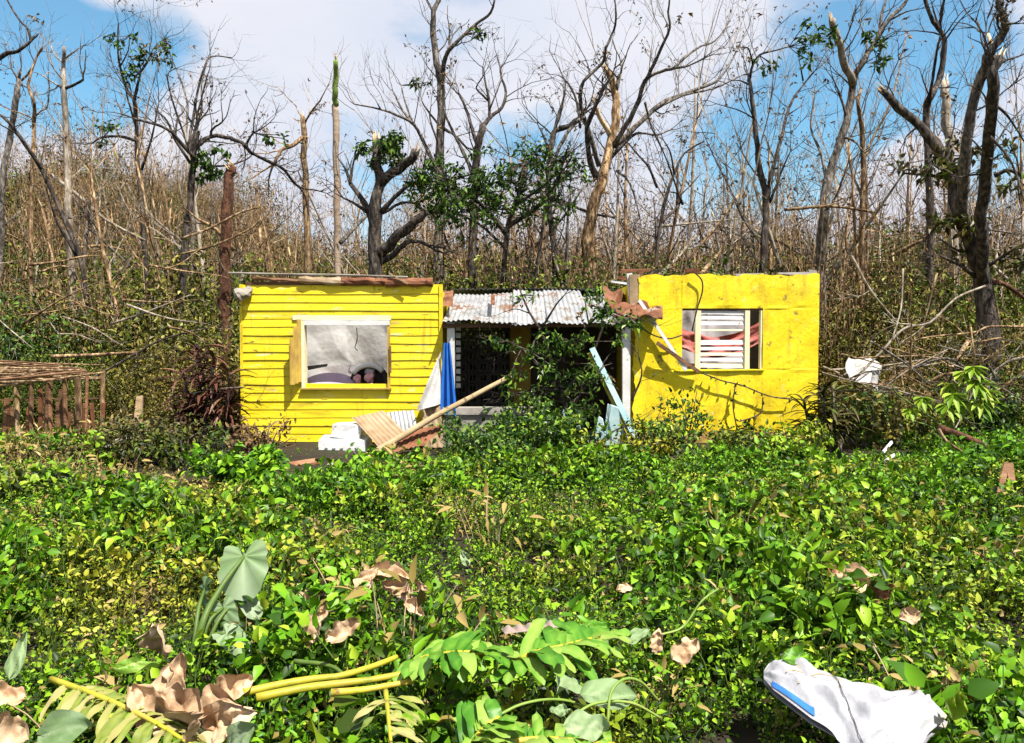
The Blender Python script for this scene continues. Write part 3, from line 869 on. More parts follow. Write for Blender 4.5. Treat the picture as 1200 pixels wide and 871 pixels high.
big_tree('slender dark tree with sparse leaf tufts, right of the white trunk', 22,
         [([(172, 330), (166, 240), (161, 190), (160, 150), (157, 118), (150, 108), (143, 88), (138, 60), (139, 28)], 4.5, .9),
          ([(157, 118), (161, 100), (165, 85), (176, 66)], 2.2, 1), ([(160, 150), (150, 118), (145, 95)], 1.6, .8), ([(141, 78), (150, 60), (152, 42)], 1, .5), ([(165, 85), (180, 64)], 1, .5),
          ([(160, 165), (140, 160), (120, 161), (108, 168)], 2.4, 1), ([(166, 200), (178, 160), (186, 120)], 1.8, .8)], 'bark_dark', .8,
         foliage=[(148, 42, 10, 60), (158, 76, 14, 110), (178, 68, 10, 70), (120, 160, 14, 60)])
big_tree('spray of long thin whips rising above the gnarled tree', 24,
         [([(225, 330), (226, 230), (222, 170), (228, 130), (232, 105), (240, 78), (248, 66), (272, 68)], 3.2, .8),
          ([(226, 200), (218, 165), (220, 125), (212, 95), (200, 66), (191, 46)], 2.2, .7), ([(222, 170), (236, 130), (236, 100), (243, 72)], 2, .7), ([(224, 180), (206, 130), (196, 90), (206, 80)], 1.6, .6), ([(230, 140), (240, 100), (246, 80)], 1.4, .6)], 'bark_grey', .6)
big_tree('dark gnarled spreading tree with long arching branches, left of the house', 18,
         [([(214, 350), (220, 260), (226, 205), (228, 172), (232, 155)], 5.5, 3.5),
          ([(228, 185), (212, 168), (200, 154), (182, 146), (160, 140), (143, 134)], 2.8, .9), ([(226, 195), (206, 165), (196, 142), (184, 130)], 2.4, .9), ([(205, 162), (208, 140), (216, 130)], 1.6, .7),
          ([(229, 172), (247, 160), (264, 161), (280, 166), (289, 173), (299, 182), (316, 189), (332, 198), (345, 215)], 3.2, 2), ([(247, 160), (249, 152), (261, 143)], 2, 1.2), ([(289, 173), (290, 166), (297, 156)], 2, 1.4, 'bark_dark'),
          ([(228, 190), (250, 195), (275, 192), (290, 186), (296, 180)], 1.6, .9), ([(226, 180), (222, 168), (228, 158)], 3.4, 2.6)], 'bark_dark', 1.0,
         foliage=[(249, 188, 12, 130), (240, 200, 9, 70), (318, 163, 8, 30)])
big_tree('thick rust-brown stump with torn top beside the left wing', 15.6,
         [([(264, 400), (263, 335), (264, 290), (266, 245), (269, 205), (271, 198)], 9.5, 6)], 'bark_red', 0, snaps=(0,))
big_tree('tall palm trunk stripped of its fronds with green upper section', 20,
         [([(397, 340), (396, 280), (395, 230), (394, 180), (393, 130), (393, 122)], 5.2, 4.2, 'palm_bark'), ([(393, 124), (392.5, 112), (393, 95), (393.5, 70)], 4.4, 3.4, 'palm_green'), ([(394, 88), (394, 74), (393.5, 64)], 2.4, 1.2, 'raw_wood')], 'palm_bark', 0, snaps=(2,), name='broken_palm')
big_tree('pale snapped trunk with one thin side branch, left of the palm', 23,
         [([(361, 330), (358, 230), (356, 165), (355, 136)], 5, 3.6), ([(357, 145), (364, 132), (375, 118), (383, 103)], 1.5, .7), ([(357, 160), (343, 170), (330, 176), (322, 190)], 3, 2)], 'bark_tan', .7, snaps=(0,))
big_tree('thick dark forked tree with sawn-off limbs behind the left wing', 17,
         [([(440, 345), (441, 322), (440, 285), (441, 240), (445, 212), (441, 185), (440, 166)], 12, 5.5),
          ([(446, 216), (462, 202), (474, 193), (488, 179)], 7.5, 5.2), ([(441, 285), (433, 252), (422, 232), (410, 214)], 6, 3), ([(432, 250), (418, 240), (402, 232)], 2.5, 1.4),
          ([(444, 300), (460, 282), (475, 270), (487, 258), (500, 246)], 8.5, 5), ([(446, 248), (462, 232), (476, 219), (492, 212)], 4, 1.8), ([(448, 250), (470, 238), (485, 238)], 2.4, 1.2), ([(446, 308), (464, 296), (476, 285), (490, 282)], 5, 2.6)],
         'bark_dark', .35, snaps=(0, 1), foliage=[(453, 176, 13, 260), (456, 166, 7, 80), (492, 212, 9, 90)])
big_tree('tallest bare tree with two high arms behind the middle of the house', 20,
         [([(514, 345), (514, 285), (516, 235), (515, 190), (517, 130), (516, 95), (512, 75), (508, 40), (508, 15), (514, 0), (519, -22)], 9, 2.4),
          ([(518, 95), (521, 70), (530, 55), (545, 40), (562, 25), (575, 15), (581, -8)], 3.6, 1.3), ([(520, 84), (523, 66), (526, 54)], 2.4, 1.8), ([(508, 30), (503, 28)], 1.4, .8), ([(508, 15), (500, 2)], 1.4, .6),
          ([(512, 200), (497, 168), (485, 146), (465, 135), (445, 128), (415, 122)], 3.2, .8), ([(485, 146), (472, 130), (460, 106)], 2.2, 1), ([(484, 146), (474, 118), (470, 100)], 1.6, .7), ([(446, 128), (440, 117)], 1, .5),
          ([(513, 145), (500, 128), (494, 118)], 1.6, .8), ([(519, 150), (534, 160), (545, 172)], 2.4, 1.6), ([(514, 170), (504, 140), (505, 125)], 1.6, .7)],
         'bark_grey', .55, foliage=[(488, 95, 8, 40), (560, 42, 8, 26)])
big_tree('dark curling bare tree with hooked crown right of the tallest tree', 19,
         [([(553, 345), (554, 290), (556, 235), (559, 190), (560, 168), (567, 146)], 7.5, 4.5),
          ([(567, 146), (576, 136), (588, 126), (593, 108), (588, 93), (586, 80)], 3.4, 1.1), ([(560, 172), (553, 150), (547, 130), (540, 114), (534, 107)], 3, 1.2), ([(574, 137), (573, 117), (569, 98), (567, 80)], 2.4, 1), ([(572, 118), (562, 108), (558, 102), (566, 90)], 1.6, .8), ([(556, 210), (546, 185), (536, 165), (524, 140), (520, 124)], 3.4, 1),
          ([(574, 128), (582, 108), (588, 92)], 1.4, .8), ([(586, 84), (590, 76), (604, 70)], .8, .4)], 'bark_dark', .7)
big_tree('leafy broken tree with glossy green clumps behind the porch', 17.5,
         [([(590, 345), (592, 300), (596, 262), (604, 240), (612, 215), (618, 190)], 5, 2),
          ([(594, 275), (570, 245), (545, 228), (524, 214)], 4, 2), ([(596, 265), (620, 250), (640, 232), (652, 214)], 4, 2), ([(604, 240), (640, 215), (660, 190)], 2.6, 1.2), ([(592, 290), (560, 262), (535, 250)], 2.4, 1.2)],
         'bark_dark', .5, foliage=[(526, 205, 21, 420), (548, 228, 22, 380), (516, 232, 20, 320), (545, 250, 20, 240), (608, 196, 15, 220), (598, 222, 21, 280), (585, 246, 18, 180), (640, 190, 17, 200), (662, 212, 18, 160), (650, 238, 16, 140), (570, 215, 16, 120), (625, 240, 18, 120)], ls=.14)
big_tree('dark crooked tree left of the splintered giant', 18.5,
         [([(652, 345), (648, 280), (642, 225), (646, 175), (650, 155), (662, 150), (680, 138)], 5.5, 2.6),
          ([(646, 175), (653, 140), (660, 118), (663, 97)], 2.8, 1.2), ([(656, 150), (668, 146), (684, 134)], 3, 2), ([(645, 180), (636, 158), (630, 146)], 2, .8), ([(680, 150), (676, 120), (666, 98), (654, 88)], 2, .7), ([(648, 200), (640, 180), (626, 170)], 2, .8)], 'bark_dark', .8)
big_tree('splintered giant tree with pale torn wood and arching limbs', 19,
         [([(690, 345), (689, 285), (696, 240), (708, 205), (716, 170), (722, 132), (719, 103), (710, 80)], 10, 4, 'bark_tan'),
          ([(718, 172), (734, 146), (746, 124), (756, 95), (774, 84), (792, 80), (808, 77)], 4, 1.4), ([(756, 95), (766, 76), (775, 56), (785, 33), (783, 14), (786, -6)], 2.4, .9), ([(790, 80), (804, 66), (822, 54), (838, 48), (852, 30)], 2, .7),
          ([(720, 172), (748, 146), (774, 122), (796, 112), (830, 100), (845, 90), (862, 62), (870, 46)], 4, .9), ([(722, 178), (744, 150), (766, 130), (800, 112), (836, 104), (870, 88)], 3.4, .9),
          ([(702, 195), (692, 160), (684, 136), (680, 118), (684, 95), (706, 74), (710, 56), (719, 36), (722, 16), (720, -6)], 3.6, .9), ([(684, 136), (672, 146), (660, 164), (650, 186)], 3, 2), ([(720, 120), (728, 84), (727, 70), (720, 56)], 2, .7), ([(722, 110), (724, 92)], 2.2, 1.6), ([(716, 160), (702, 135), (696, 116)], 4, 2.4, 'raw_wood'),
          ([(722, 200), (738, 215), (750, 255)], 1.8, 1), ([(716, 185), (740, 160), (752, 156), (770, 158), (786, 152)], 2.4, 1), ([(756, 120), (764, 150), (774, 172)], 1.6, .8),
          ([(700, 210), (692, 190), (688, 150), (700, 120)], 5, 2.6, 'bark_dark')], 'bark_grey', .55, snaps=(0, 10))
big_tree('thin tree of crossing dark branches behind the roof gap', 18,
         [([(768, 335), (772, 275), (780, 235), (790, 205), (802, 180), (826, 165)], 3, 1),
          ([(774, 262), (786, 250), (796, 240), (797, 228), (786, 225)], 2.4, 1), ([(790, 205), (786, 180), (778, 165)], 1.6, .8), ([(800, 240), (790, 212), (782, 190), (770, 160)], 1.8, .7), ([(770, 220), (760, 196), (750, 184), (732, 163)], 2, .9), ([(776, 280), (760, 275)], 1.4, .8)], 'bark_dark', .9)
big_tree('slim forked tree with bare drooping crown behind the right wing', 18.5,
         [([(893, 345), (895, 290), (898, 235), (891, 200), (886, 160), (883, 130), (880, 104), (878, 90)], 6, 2.2),
          ([(879, 92), (882, 76), (890, 65), (905, 60), (925, 55)], 2, .8), ([(899, 236), (905, 200), (915, 165), (922, 135), (930, 115), (945, 95), (955, 83)], 3.6, .9), ([(893, 288), (870, 255), (855, 220), (840, 190), (826, 160)], 1.6, .8), ([(882, 75), (877, 57), (868, 56)], 1.4, .6), ([(879, 92), (872, 80)], 1.6, .8), ([(880, 100), (868, 95), (858, 94)], 1.4, .6), ([(902, 238), (914, 206), (926, 178)], 2, .8), ([(923, 135), (938, 125)], 1.4, .6), ([(941, 95), (936, 68)], 1.4, .6), ([(868, 98), (866, 115), (876, 135)], .8, .4)], 'bark_dark', .9,
         foliage=[(901, 76, 6, 24), (946, 48, 14, 60)])
big_tree('leaning tree with one pale snapped limb right of the yellow wall', 18,
         [([(962, 380), (962, 300), (966, 250), (971, 210), (981, 178), (992, 140), (998, 110), (1001, 90), (1010, 75), (1022, 55), (1040, 25), (1060, 5), (1070, -14)], 8.5, 1.8),
          ([(999, 98), (989, 72), (982, 46), (975, 24)], 6, 4.2, 'bark_pale'), ([(1030, 42), (1034, 16), (1042, -12)], 2.4, 1.2), ([(992, 140), (986, 116), (978, 97)], 2.2, 1), ([(1012, 72), (1016, 50), (1008, 28)], 1.6, .7), ([(1042, 24), (1062, 14), (1080, 10)], 1.4, .6), ([(970, 220), (962, 180), (950, 150), (955, 110)], 2.4, .8), ([(986, 160), (1000, 165), (1012, 178)], 2, 1), ([(966, 250), (980, 230), (994, 190)], 2, .9)], 'bark_grey', .8, snaps=(1,),
         foliage=[(1020, 60, 12, 80), (960, 45, 14, 70)])
big_tree('pale speckled trunk between the leaning tree and the dark trunk', 19.5,
         [([(1010, 345), (1010, 262), (1012, 205), (1010, 152), (1005, 122), (1008, 104)], 5.5, 2.2), ([(1011, 190), (1024, 160), (1040, 130), (1052, 90), (1062, 40)], 2, .7), ([(1010, 230), (998, 200), (992, 170)], 2, .8)], 'bark_tan', 1.1)
big_tree('very dark double trunk running up out of the picture at the right', 17,
         [([(1090, 400), (1090, 300), (1088, 200), (1086, 130), (1090, 114), (1100, 95), (1105, 70), (1107, 48), (1100, 34), (1090, 18), (1080, -14)], 6.5, 2.4),
          ([(1089, 120), (1095, 80), (1100, 50)], 2.2, 1.6), ([(1100, 34), (1104, 14), (1109, -12)], 2.4, 1.4), ([(1098, 26), (1092, 5)], 1.4, .8), ([(1088, 150), (1074, 150), (1062, 160)], 2, 1)], 'bark_dark', .5)
big_tree('orange-pale snapped trunk standing behind the big right-hand tree', 20,
         [([(1119, 345), (1116, 250), (1113, 180), (1109, 130), (1108, 98)], 7.5, 5.2, 'bark_pale')], 'raw_wood', 0, snaps=(0,))
big_tree('big broken tree with three stems at the right edge', 14.2,
         [([(1163, 470), (1160, 400), (1154, 340), (1138, 285), (1124, 245), (1118, 212), (1103, 180), (1080, 150), (1052, 126), (1033, 104)], 16, 4.5),
          ([(1152, 335), (1150, 275), (1155, 205), (1161, 135), (1165, 92), (1168, 70)], 8.5, 5.5), ([(1126, 258), (1131, 190), (1138, 132), (1150, 88), (1161, 60), (1172, 46), (1178, 28), (1172, 8), (1167, -14)], 7.5, 3, 'bark_grey'),
          ([(1163, 58), (1158, 40)], 3.4, 1.6, 'raw_wood'), ([(1118, 208), (1085, 205), (1060, 203)], 2.6, 1.4, 'bark_dark'), ([(1165, 206), (1180, 200), (1194, 203), (1215, 214)], 3.2, 1.6), ([(1130, 270), (1112, 258), (1092, 268), (1080, 292)], 2, 1), ([(1140, 300), (1120, 292), (1098, 278)], 2.4, 1.2),
          ([(1158, 312), (1175, 300), (1200, 285)], 2.6, 1.4), ([(1160, 330), (1180, 334), (1208, 356)], 4.2, 2.4, 'bark_red'), ([(1152, 300), (1140, 250), (1130, 225)], 1.6, 1, 'bark_pale'), ([(1162, 120), (1180, 135), (1200, 165)], 1.8, .9), ([(1160, 160), (1185, 190), (1205, 250)], 1.8, .8), ([(1158, 190), (1178, 150), (1205, 120)], 1.6, .7), ([(1145, 325), (1120, 308), (1102, 300)], 3.4, 1.6)],
         'bark_dark', .8, snaps=(0, 1), foliage=[(1105, 185, 22, 130), (1125, 200, 16, 90), (1178, 300, 16, 70), (1190, 200, 24, 60), (1096, 262, 14, 70), (1135, 265, 14, 60)], leafm='olive_leaf')

build_woods()

# ------------------------------------------------------------------ the house
FY = 12.0                                  # distance of the front walls
def X(px, Y=FY): return (px - 600.0) / FPX * Y
def Z(py, Y=FY): return P(600, py, Y).z

def corrugated(mb, o, ax, ay, pitch=0.076, amp=0.010, crumple=0.0, nrow=8, tint=.5, edge=0.0, up=Vector((0, 0, 1))):
    """o corner, ax width vector (across the waves), ay length vector"""
    o = Vector(o); ax = Vector(ax); ay = Vector(ay)
    n = ax.cross(ay).normalized()
    nc = max(6, int(ax.length / pitch * 6))
    ph = random.uniform(0, 6); ph2 = random.uniform(0, 6)
    def fn(u, v):
        q = math.sin(u * ax.length / pitch * 2 * math.pi) * amp
        q += crumple * (math.sin(u * 5 + ph + v * 3) * .6 + math.sin(v * 7 + ph2 - u * 4) * .4)
        e = edge * (math.sin(u * 23 + ph) * .5 + math.sin(u * 61 + ph2) * .5) if v in (0.0, 1.0) else 0
        return o + ax * u + ay * (v + e) + n * q
    grid_mesh(mb, fn, nc, nrow, tint)

def cloth(mb, fn, nu, nv, amp, seed=0, tint=.5, crease=False):
    """wrinkled sheet: fn gives the flat point, fn2 normal is -Y"""
    random.seed(seed)
    K = [(random.uniform(-13, 13), random.uniform(-13, 13), random.uniform(0, 6.28), random.uniform(.3, 1)) for _ in range(9)]
    A, B = ([(random.uniform(-6, 6), random.uniform(-6, 6), random.uniform(-1.2, 1.2)) for _ in range(14)] for _ in range(2))
    def g(u, v):
        if crease:
            x, y = u - .5, v - .5
            w = .45 * (max(a * x + b * y + c for a, b, c in A) - max(a * x + b * y + c for a, b, c in B)) + .12 * (1 - 2 * abs(math.sin(9 * u - 5 * v))) * math.sin(6 * v + 3)
        else: w = sum(c * (1 - 2 * abs(math.sin((a * u + b * v + p) * .8)) ** .8) for a, b, p, c in K) / 3
        p = fn(u, v)
        return Vector(p) + Vector((0, -amp * w, amp * .25 * w))
    grid_mesh(mb, g, nu, nv, tint)

house = thing('house', 'small storm-wrecked yellow house with board left wing, zinc porch roof and rendered right wing', 'house', (0.3, FY, 0))

def build_left_wing():
    x0, x1 = X(284.5), X(516)
    z0, z1 = 0.02, Z(335)
    wx0, wx1, wz0, wz1 = X(357), X(456), Z(452), Z(376)
    n = 19
    pitch = (z1 - z0) / n
    def plank(a, b, zb, ti):
        mb = MB()
        zt = zb + pitch * 1.12
        sag = [random.uniform(-.004, .004) for _ in range(4)]
        a += random.uniform(-.006, .006); b += random.uniform(-.006, .006)
        yb, yt = FY - .017 + random.uniform(-.005, .005), FY - .004
        seg = 4
        V = []
        for i in range(seg + 1):
            t = i / seg; x = a + (b - a) * t; wv = .004 * math.sin(t * 5 + zb * 9) + sag[0] * (1 - t) + sag[1] * t
            V += [(x, yb, zb + wv), (x, yt, zt + wv), (x, yt + .014, zt + wv), (x, yb + .014, zb + wv)]
        F = []
        for i in range(seg):
            for q in range(4):
                F.append((i * 4 + q, i * 4 + (q + 1) % 4, i * 4 + 4 + (q + 1) % 4, i * 4 + 4 + q))
        F = [tuple(reversed(f)) for f in F]
        F += [(0, 3, 2, 1), (seg * 4, seg * 4 + 1, seg * 4 + 2, seg * 4 + 3)]
        mb.add(V, F, ti)
        mb.build('plank', M_['yellow_boards'], house)
    for i in range(n):
        zb = z0 + i * pitch
        ti = random.uniform(.1, .9)
        mid = zb + pitch / 2
        if wz0 < mid < wz1:
            plank(x0, wx0, zb, ti); plank(wx1, x1, zb, random.uniform(.1, .9))
        elif i in (3, 15, 8):
            c = x0 + (x1 - x0) * random.uniform(.35, .65)
            plank(x0, c - .004, zb, ti); plank(c + .004, x1, zb, random.uniform(.1, .9))
        else: plank(x0, x1, zb, ti)
    # corner boards, sole plate, studs, piers
    for (a, b, nm, m) in ((x0 - .03, x0 + .012, 'corner_board', 'yellow_boards'), (x1 - .014, x1 + .04, 'corner_board', 'yellow_boards')):
        mb = MB(); box(mb, (a, FY - .034, z0 - .03), (b, FY + .05, z1 + .02), .3); mb.build(nm, M_[m], house)
    for k in range(6):
        xs = x0 + .1 + (x1 - x0 - .2) * k / 5
        if wx0 - .05 < xs < wx1 + .05: continue
        mb = MB(); box(mb, (xs - .03, FY + .02, z0), (xs + .03, FY + .09, z1 - .02), random.random()); mb.build('stud', M_['tan_wood'], house)
    mb = MB(); box(mb, (x0, FY + .006, z0 - .10), (x1, FY + .12, z0 - .005), .2); mb.build('sole_plate', M_['brown_wood'], house)
    for k in range(4):
        xs = x0 + .15 + (x1 - x0 - .3) * k / 3
        mb = MB(); box(mb, (xs - .12, FY + .02, -.3), (xs + .12, FY + .28, z0 - .105), random.random(), 0, .01); mb.build('pier', M_['concrete'], house)
    # side and back walls, floor of the roofless room
    for (lo, hi, m) in (((x0 - .005, FY + .06, z0), (x0 + .03, 15.6, z1 - .05), 'yellow_boards'), ((x1 - .035, FY + .06, z0), (x1 + .005, 15.6, z1 - .06), 'yellow_boards')):
        mb = MB(); box(mb, lo, hi, .4); mb.build('side_wall', M_[m], house)
    mb = MB(); box(mb, (x0, 15.6, z0), (x1, 15.65, z1 - .08)); mb.build('back_wall', M_['grey_wood'], house)
    mb = MB(); box(mb, (x0 + .03, FY + .1, z0 - .02), (x1 - .04, 15.6, z0 + .04)); mb.build('floor', M_['brown_wood'], house)
    # rolled-up remains of the roof edge along the wall top
    top = MB(); box(top, (x0 + .06, FY - .02, z1 + .012), (x1 - .1, FY + .12, z1 + .06), .2, 0, .008); tp = top.build('wall_plate', M_['brown_wood'], house)
    px = [296, 322, 352, 356, 398, 404, 438, 442, 478, 506]
    for (a, b, ya, yb, m, r) in ((296, 356, 326, 329, 'brown_wood', .035), (352, 404, 328, 330, 'tan_sheet', .062), (400, 456, 330, 330, 'rust', .066), (452, 507, 331, 331, 'rust', .07)):
        mb = MB()
        pth = [P(a + (b - a) * t, ya + (yb - ya) * t, FY - .02) + Vector((0, random.uniform(-.015, .015), random.uniform(-.008, .008))) for t in np.linspace(0, 1, 8)]
        tube(mb, pth, [r * random.uniform(.85, 1.1) for _ in pth], 10, random.random(), 0, rough=.12)
        mb.build('torn_roof_edge', M_[m], tp)
    mb = MB(); pth = [P(268, 320, FY - .05), P(330, 321.5, FY - .06), P(400, 322.5, FY - .03), P(478, 325, FY - .05)]
    tube(mb, smooth_path(pth, 4), .018, 6, .2); mb.build('roof_pole', M_['grey_wood'], tp)
    mb = MB(); beam(mb, P(456, 320, FY - .1), P(478, 333, FY - .12), .03, .02); mb.build('lath', M_['tan_wood'], tp)
    # grey lump at the gable end
    mb = MB()
    pth = [P(276, 349, FY - .15), P(282, 345, FY - .15), P(289, 343, FY - .12), P(293, 338, FY - .06)]
    tube(mb, smooth_path(pth, 3), [.05, .09, .1, .1, .09, .085, .075, .07, .06, .05], 8, .5, 0, rough=.2); mb.build('gutter_end', M_['grey_wood'], house)
    # window
    fr = MB()
    yF = FY - .06
    box(fr, (wx0 - .035, yF, wz0 - .03), (wx0 + .012, FY + .10, wz1), .5)
    wf = fr.build('window_frame', M_['cream_paint'], house)
    mb = MB(); box(mb, (wx1 - .02, yF + .012, wz0 - .03), (wx1 + .022, FY + .10, wz1), .5); mb.build('jamb', M_['ochre_wood'], wf)
    mb = MB(); box(mb, (wx0 - .055, yF - .02, wz0 - .055), (wx1 + .04, FY + .1, wz0 - .032), .5); mb.build('sill', M_['ochre_wood'], wf)
    mb = MB(); box(mb, (wx0 - .03, yF + .004, wz1 - .07), (wx1 + .02, FY + .09, wz1 + .004), .6); mb.build('header', M_['white_paint'], wf)
    mb = MB(); beam(mb, (wx1 + .03, yF - .005, wz0 + .2), (wx1 + .03, yF - .005, wz0 + .62), .028, .02, Vector((0, 1, 0)), .3); mb.build('shutter_bolt', M_['brown_wood'], wf)
    mb = MB(); box(mb, (X(344), FY - .036, wz1 + .012), (X(459), FY - .026, wz1 + .085), .95); mb.build('faded_board', M_['cream_paint'], wf)
    # shutter hinged at the left jamb, swung out towards the viewer
    hx, hy = wx0 - .04, FY - .05
    e = Vector((-.13, -.14, 0))
    mb = MB()
    for q in range(3):
        a = Vector((hx, hy, 0)) + e * (q / 3 + .01); b = Vector((hx, hy, 0)) + e * ((q + 1) / 3 - .01)
        V = []
        for p in (a, b):
            for dx in (-.011, .011):
                for z in (wz0 + .06 - .06 * q / 3, wz1 + .02 - .11 * q): V.append((p.x + dx, p.y, z + (-.09 * (q == 2)) * (z > 1.4)))
        mb.add(V, [(0, 1, 3, 2), (4, 6, 7, 5), (0, 4, 5, 1), (2, 3, 7, 6), (1, 5, 7, 3), (0, 2, 6, 4)], .3 + .2 * q)
    mb.build('shutter', M_['ochre_wood'], wf)
build_left_wing()

def build_porch():
    x0, x1 = X(517), X(741)
    # roof sheets, rising away from the viewer
    rp = MB()
    zf, zb = Z(379, 11.75), 2.52
    beam(rp, (x0 + .03, 11.86, zf - .035), (x1 - .02, 11.86, zf - .02), .07, .06, tint=.2)
    prf = rp.build('porch_beam', M_['brown_wood'], house)
    sheets = [(518, 566, 376, 344, .5, 'zinc'), (560, 606, 378, 343, .7, 'zinc'), (600, 648, 379.5, 339, .9, 'zinc'), (642, 694, 378.5, 339, .4, 'zinc'), (690, 740, 379, 347, .3, 'zinc')]
    for k, (a, b, yf, yb, ti, m) in enumerate(sheets):
        mb = MB()
        f0, f1 = P(a, yf, 11.72), P(b, yf + random.uniform(-1, 1), 11.72)
        b0 = P(a + 1, yb + 1, 14.1); b0.x = f0.x + .02
        off = Vector((0, 0, .007 * (k % 2)))
        corrugated(mb, f0 + off, f1 - f0, b0 - f0, .078, .011, .018, 8, ti, .012)
        mb.build('roof_sheet', M_[m], prf)
    # small rust patch plates
    for (a, ya, b, yb, Y) in ((519, 343, 531, 361, 13.0), (575, 347, 580, 360, 13.1)):
        mb = MB()
        def fn(u, v):
            p = P(a + (b - a) * u, ya + (yb - ya) * v, Y - 1.0 * v)
            p.z += .03 + .008 * math.sin(u * 9 + v * 5); return p
        grid_mesh(mb, fn, 5, 5, .4); mb.build('rust_patch', M_['rust'], prf)
    # crumpled rusty end of the roof
    mb = MB()
    def fn(u, v):
        p = P(722 + 54 * u, 360 + 15 * v - 5 * math.sin(u * 3), 12.0 - .38 * v)
        p += Vector((0, .05 * math.sin(u * 9 + v * 4), .035 * math.sin(u * 13 + v * 6) + .03 * math.sin(v * 9 + u * 5))); return p
    grid_mesh(mb, fn, 22, 8, .5); mb.build('crumpled_sheet', M_['rust'], prf)
    mb = MB()
    def fn(u, v):
        p = P(706 + 28 * u + 6 * v, 336 + 28 * v + 8 * u * (1 - v), 12.9 - .5 * v + .3 * u)
        p += Vector((0, .09 * math.sin(u * 7 + v * 5), .04 * math.sin(u * 11 + v * 4))); return p
    grid_mesh(mb, fn, 12, 12, .1); mb.build('curled_sheet', M_['rust'], prf)
    # posts
    def post(a, b, y0, y1, Y, m, w=.09, nm='post', ti=.5):
        mb = MB(); pa, pb = P((a + b) / 2, y0, Y), P((a + b) / 2, y1, Y)
        beam(mb, pa, pb, (b - a) / FPX * Y, w, Vector((0, 1, 0)), ti, 0, .006); return mb.build(nm, M_[m], house)
    post(524, 533, 378, 520, 11.9, 'white_paint'); post(729, 738, 380, 522, 11.9, 'white_paint')
    # low front wall with concrete cap
    mb = MB(); box(mb, (x0 + .05, 11.78, -.2), (X(640), 11.92, Z(485)), .4, 0, .01); mb.build('low_wall', M_['concrete'], house)
    mb = MB(); box(mb, (x0 + .03, 11.75, Z(484)), (X(637), 11.95, Z(477)), .7, 0, .012); mb.build('wall_cap', M_['concrete'], house)
    # back wall of the porch: dark boards, and a screen of pierced blocks on its left
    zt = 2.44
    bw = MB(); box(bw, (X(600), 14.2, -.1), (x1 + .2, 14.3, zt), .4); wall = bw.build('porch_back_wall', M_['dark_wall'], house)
    mb = MB(); box(mb, (x0, 11.95, -.06), (x1, 14.2, .0)); mb.build('porch_floor', M_['concrete'], house)
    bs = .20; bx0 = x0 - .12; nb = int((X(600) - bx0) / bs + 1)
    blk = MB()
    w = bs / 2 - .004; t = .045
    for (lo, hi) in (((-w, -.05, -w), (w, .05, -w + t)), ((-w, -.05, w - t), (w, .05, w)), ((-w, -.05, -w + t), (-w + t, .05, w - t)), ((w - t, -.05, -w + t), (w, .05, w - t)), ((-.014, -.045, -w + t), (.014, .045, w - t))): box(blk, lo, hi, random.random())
    bme = blk.mesh('pierced_block', [M_['block_shaded']])
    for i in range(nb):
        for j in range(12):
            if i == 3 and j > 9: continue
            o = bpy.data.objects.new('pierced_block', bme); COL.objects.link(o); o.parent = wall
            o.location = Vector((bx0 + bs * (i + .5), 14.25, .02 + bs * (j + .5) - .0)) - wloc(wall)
    # room behind the screen: its own rear wall keeps it dark
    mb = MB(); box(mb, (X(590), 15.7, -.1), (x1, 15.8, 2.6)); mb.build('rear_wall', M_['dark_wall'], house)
    mb = MB()
    corrugated(mb, (x0 - .02, 14.05, 2.56), (x1 - x0 - .0, 0, 0), (0, 1.75, -.2), .078, .011, .02, 6, .3); mb.build('rear_roof_sheet', M_['zinc'], prf)
    # white boxes beside the left post stand in for light through the holes
    st = MB(); xs = X(537, 12.3)
    for j in range(11):
        zc = .85 + .115 * j; box(st, (xs - .035, 12.3, zc), (xs + .035, 12.33, zc + .075), random.random(), 0, .006)
    st.build('light_dot_strip', M_['white_paint'], house)
    mb = MB(); box(mb, (X(598, 14.1), 14.12, .1), (X(622, 14.1), 14.17, 2.3), .5); mb.build('door_leaf', M_['ochre_wood'], house)
    # timbers and masonry stub where the porch meets the right wing
    for (pts, w, t, m) in (([(737, 320), (742, 358)], .09, .06, 'white_paint'), ([(751, 318), (751, 352)], .07, .07, 'brown_wood'), ([(728, 318), (762, 317)], .05, .05, 'rust'), ([(716, 330), (744, 334)], .03, .03, 'white_paint'), ([(758, 325), (772, 317)], .05, .05, 'bark_dark'), ([(724, 325), (736, 327)], .05, .05, 'rust')):
        mb = MB(); beam(mb, P(*pts[0], 12.05), P(*pts[1], 12.05), w, t, Vector((0, 1, 0)), random.random(), 0, .008); mb.build('broken_timber', M_[m], house)
    mb = MB(); box(mb, (X(738), 12.0, Z(358)), (X(749), 12.12, Z(322)), .5, 0, .015); mb.build('masonry_stub', M_['tan_sheet'], house)
build_porch()

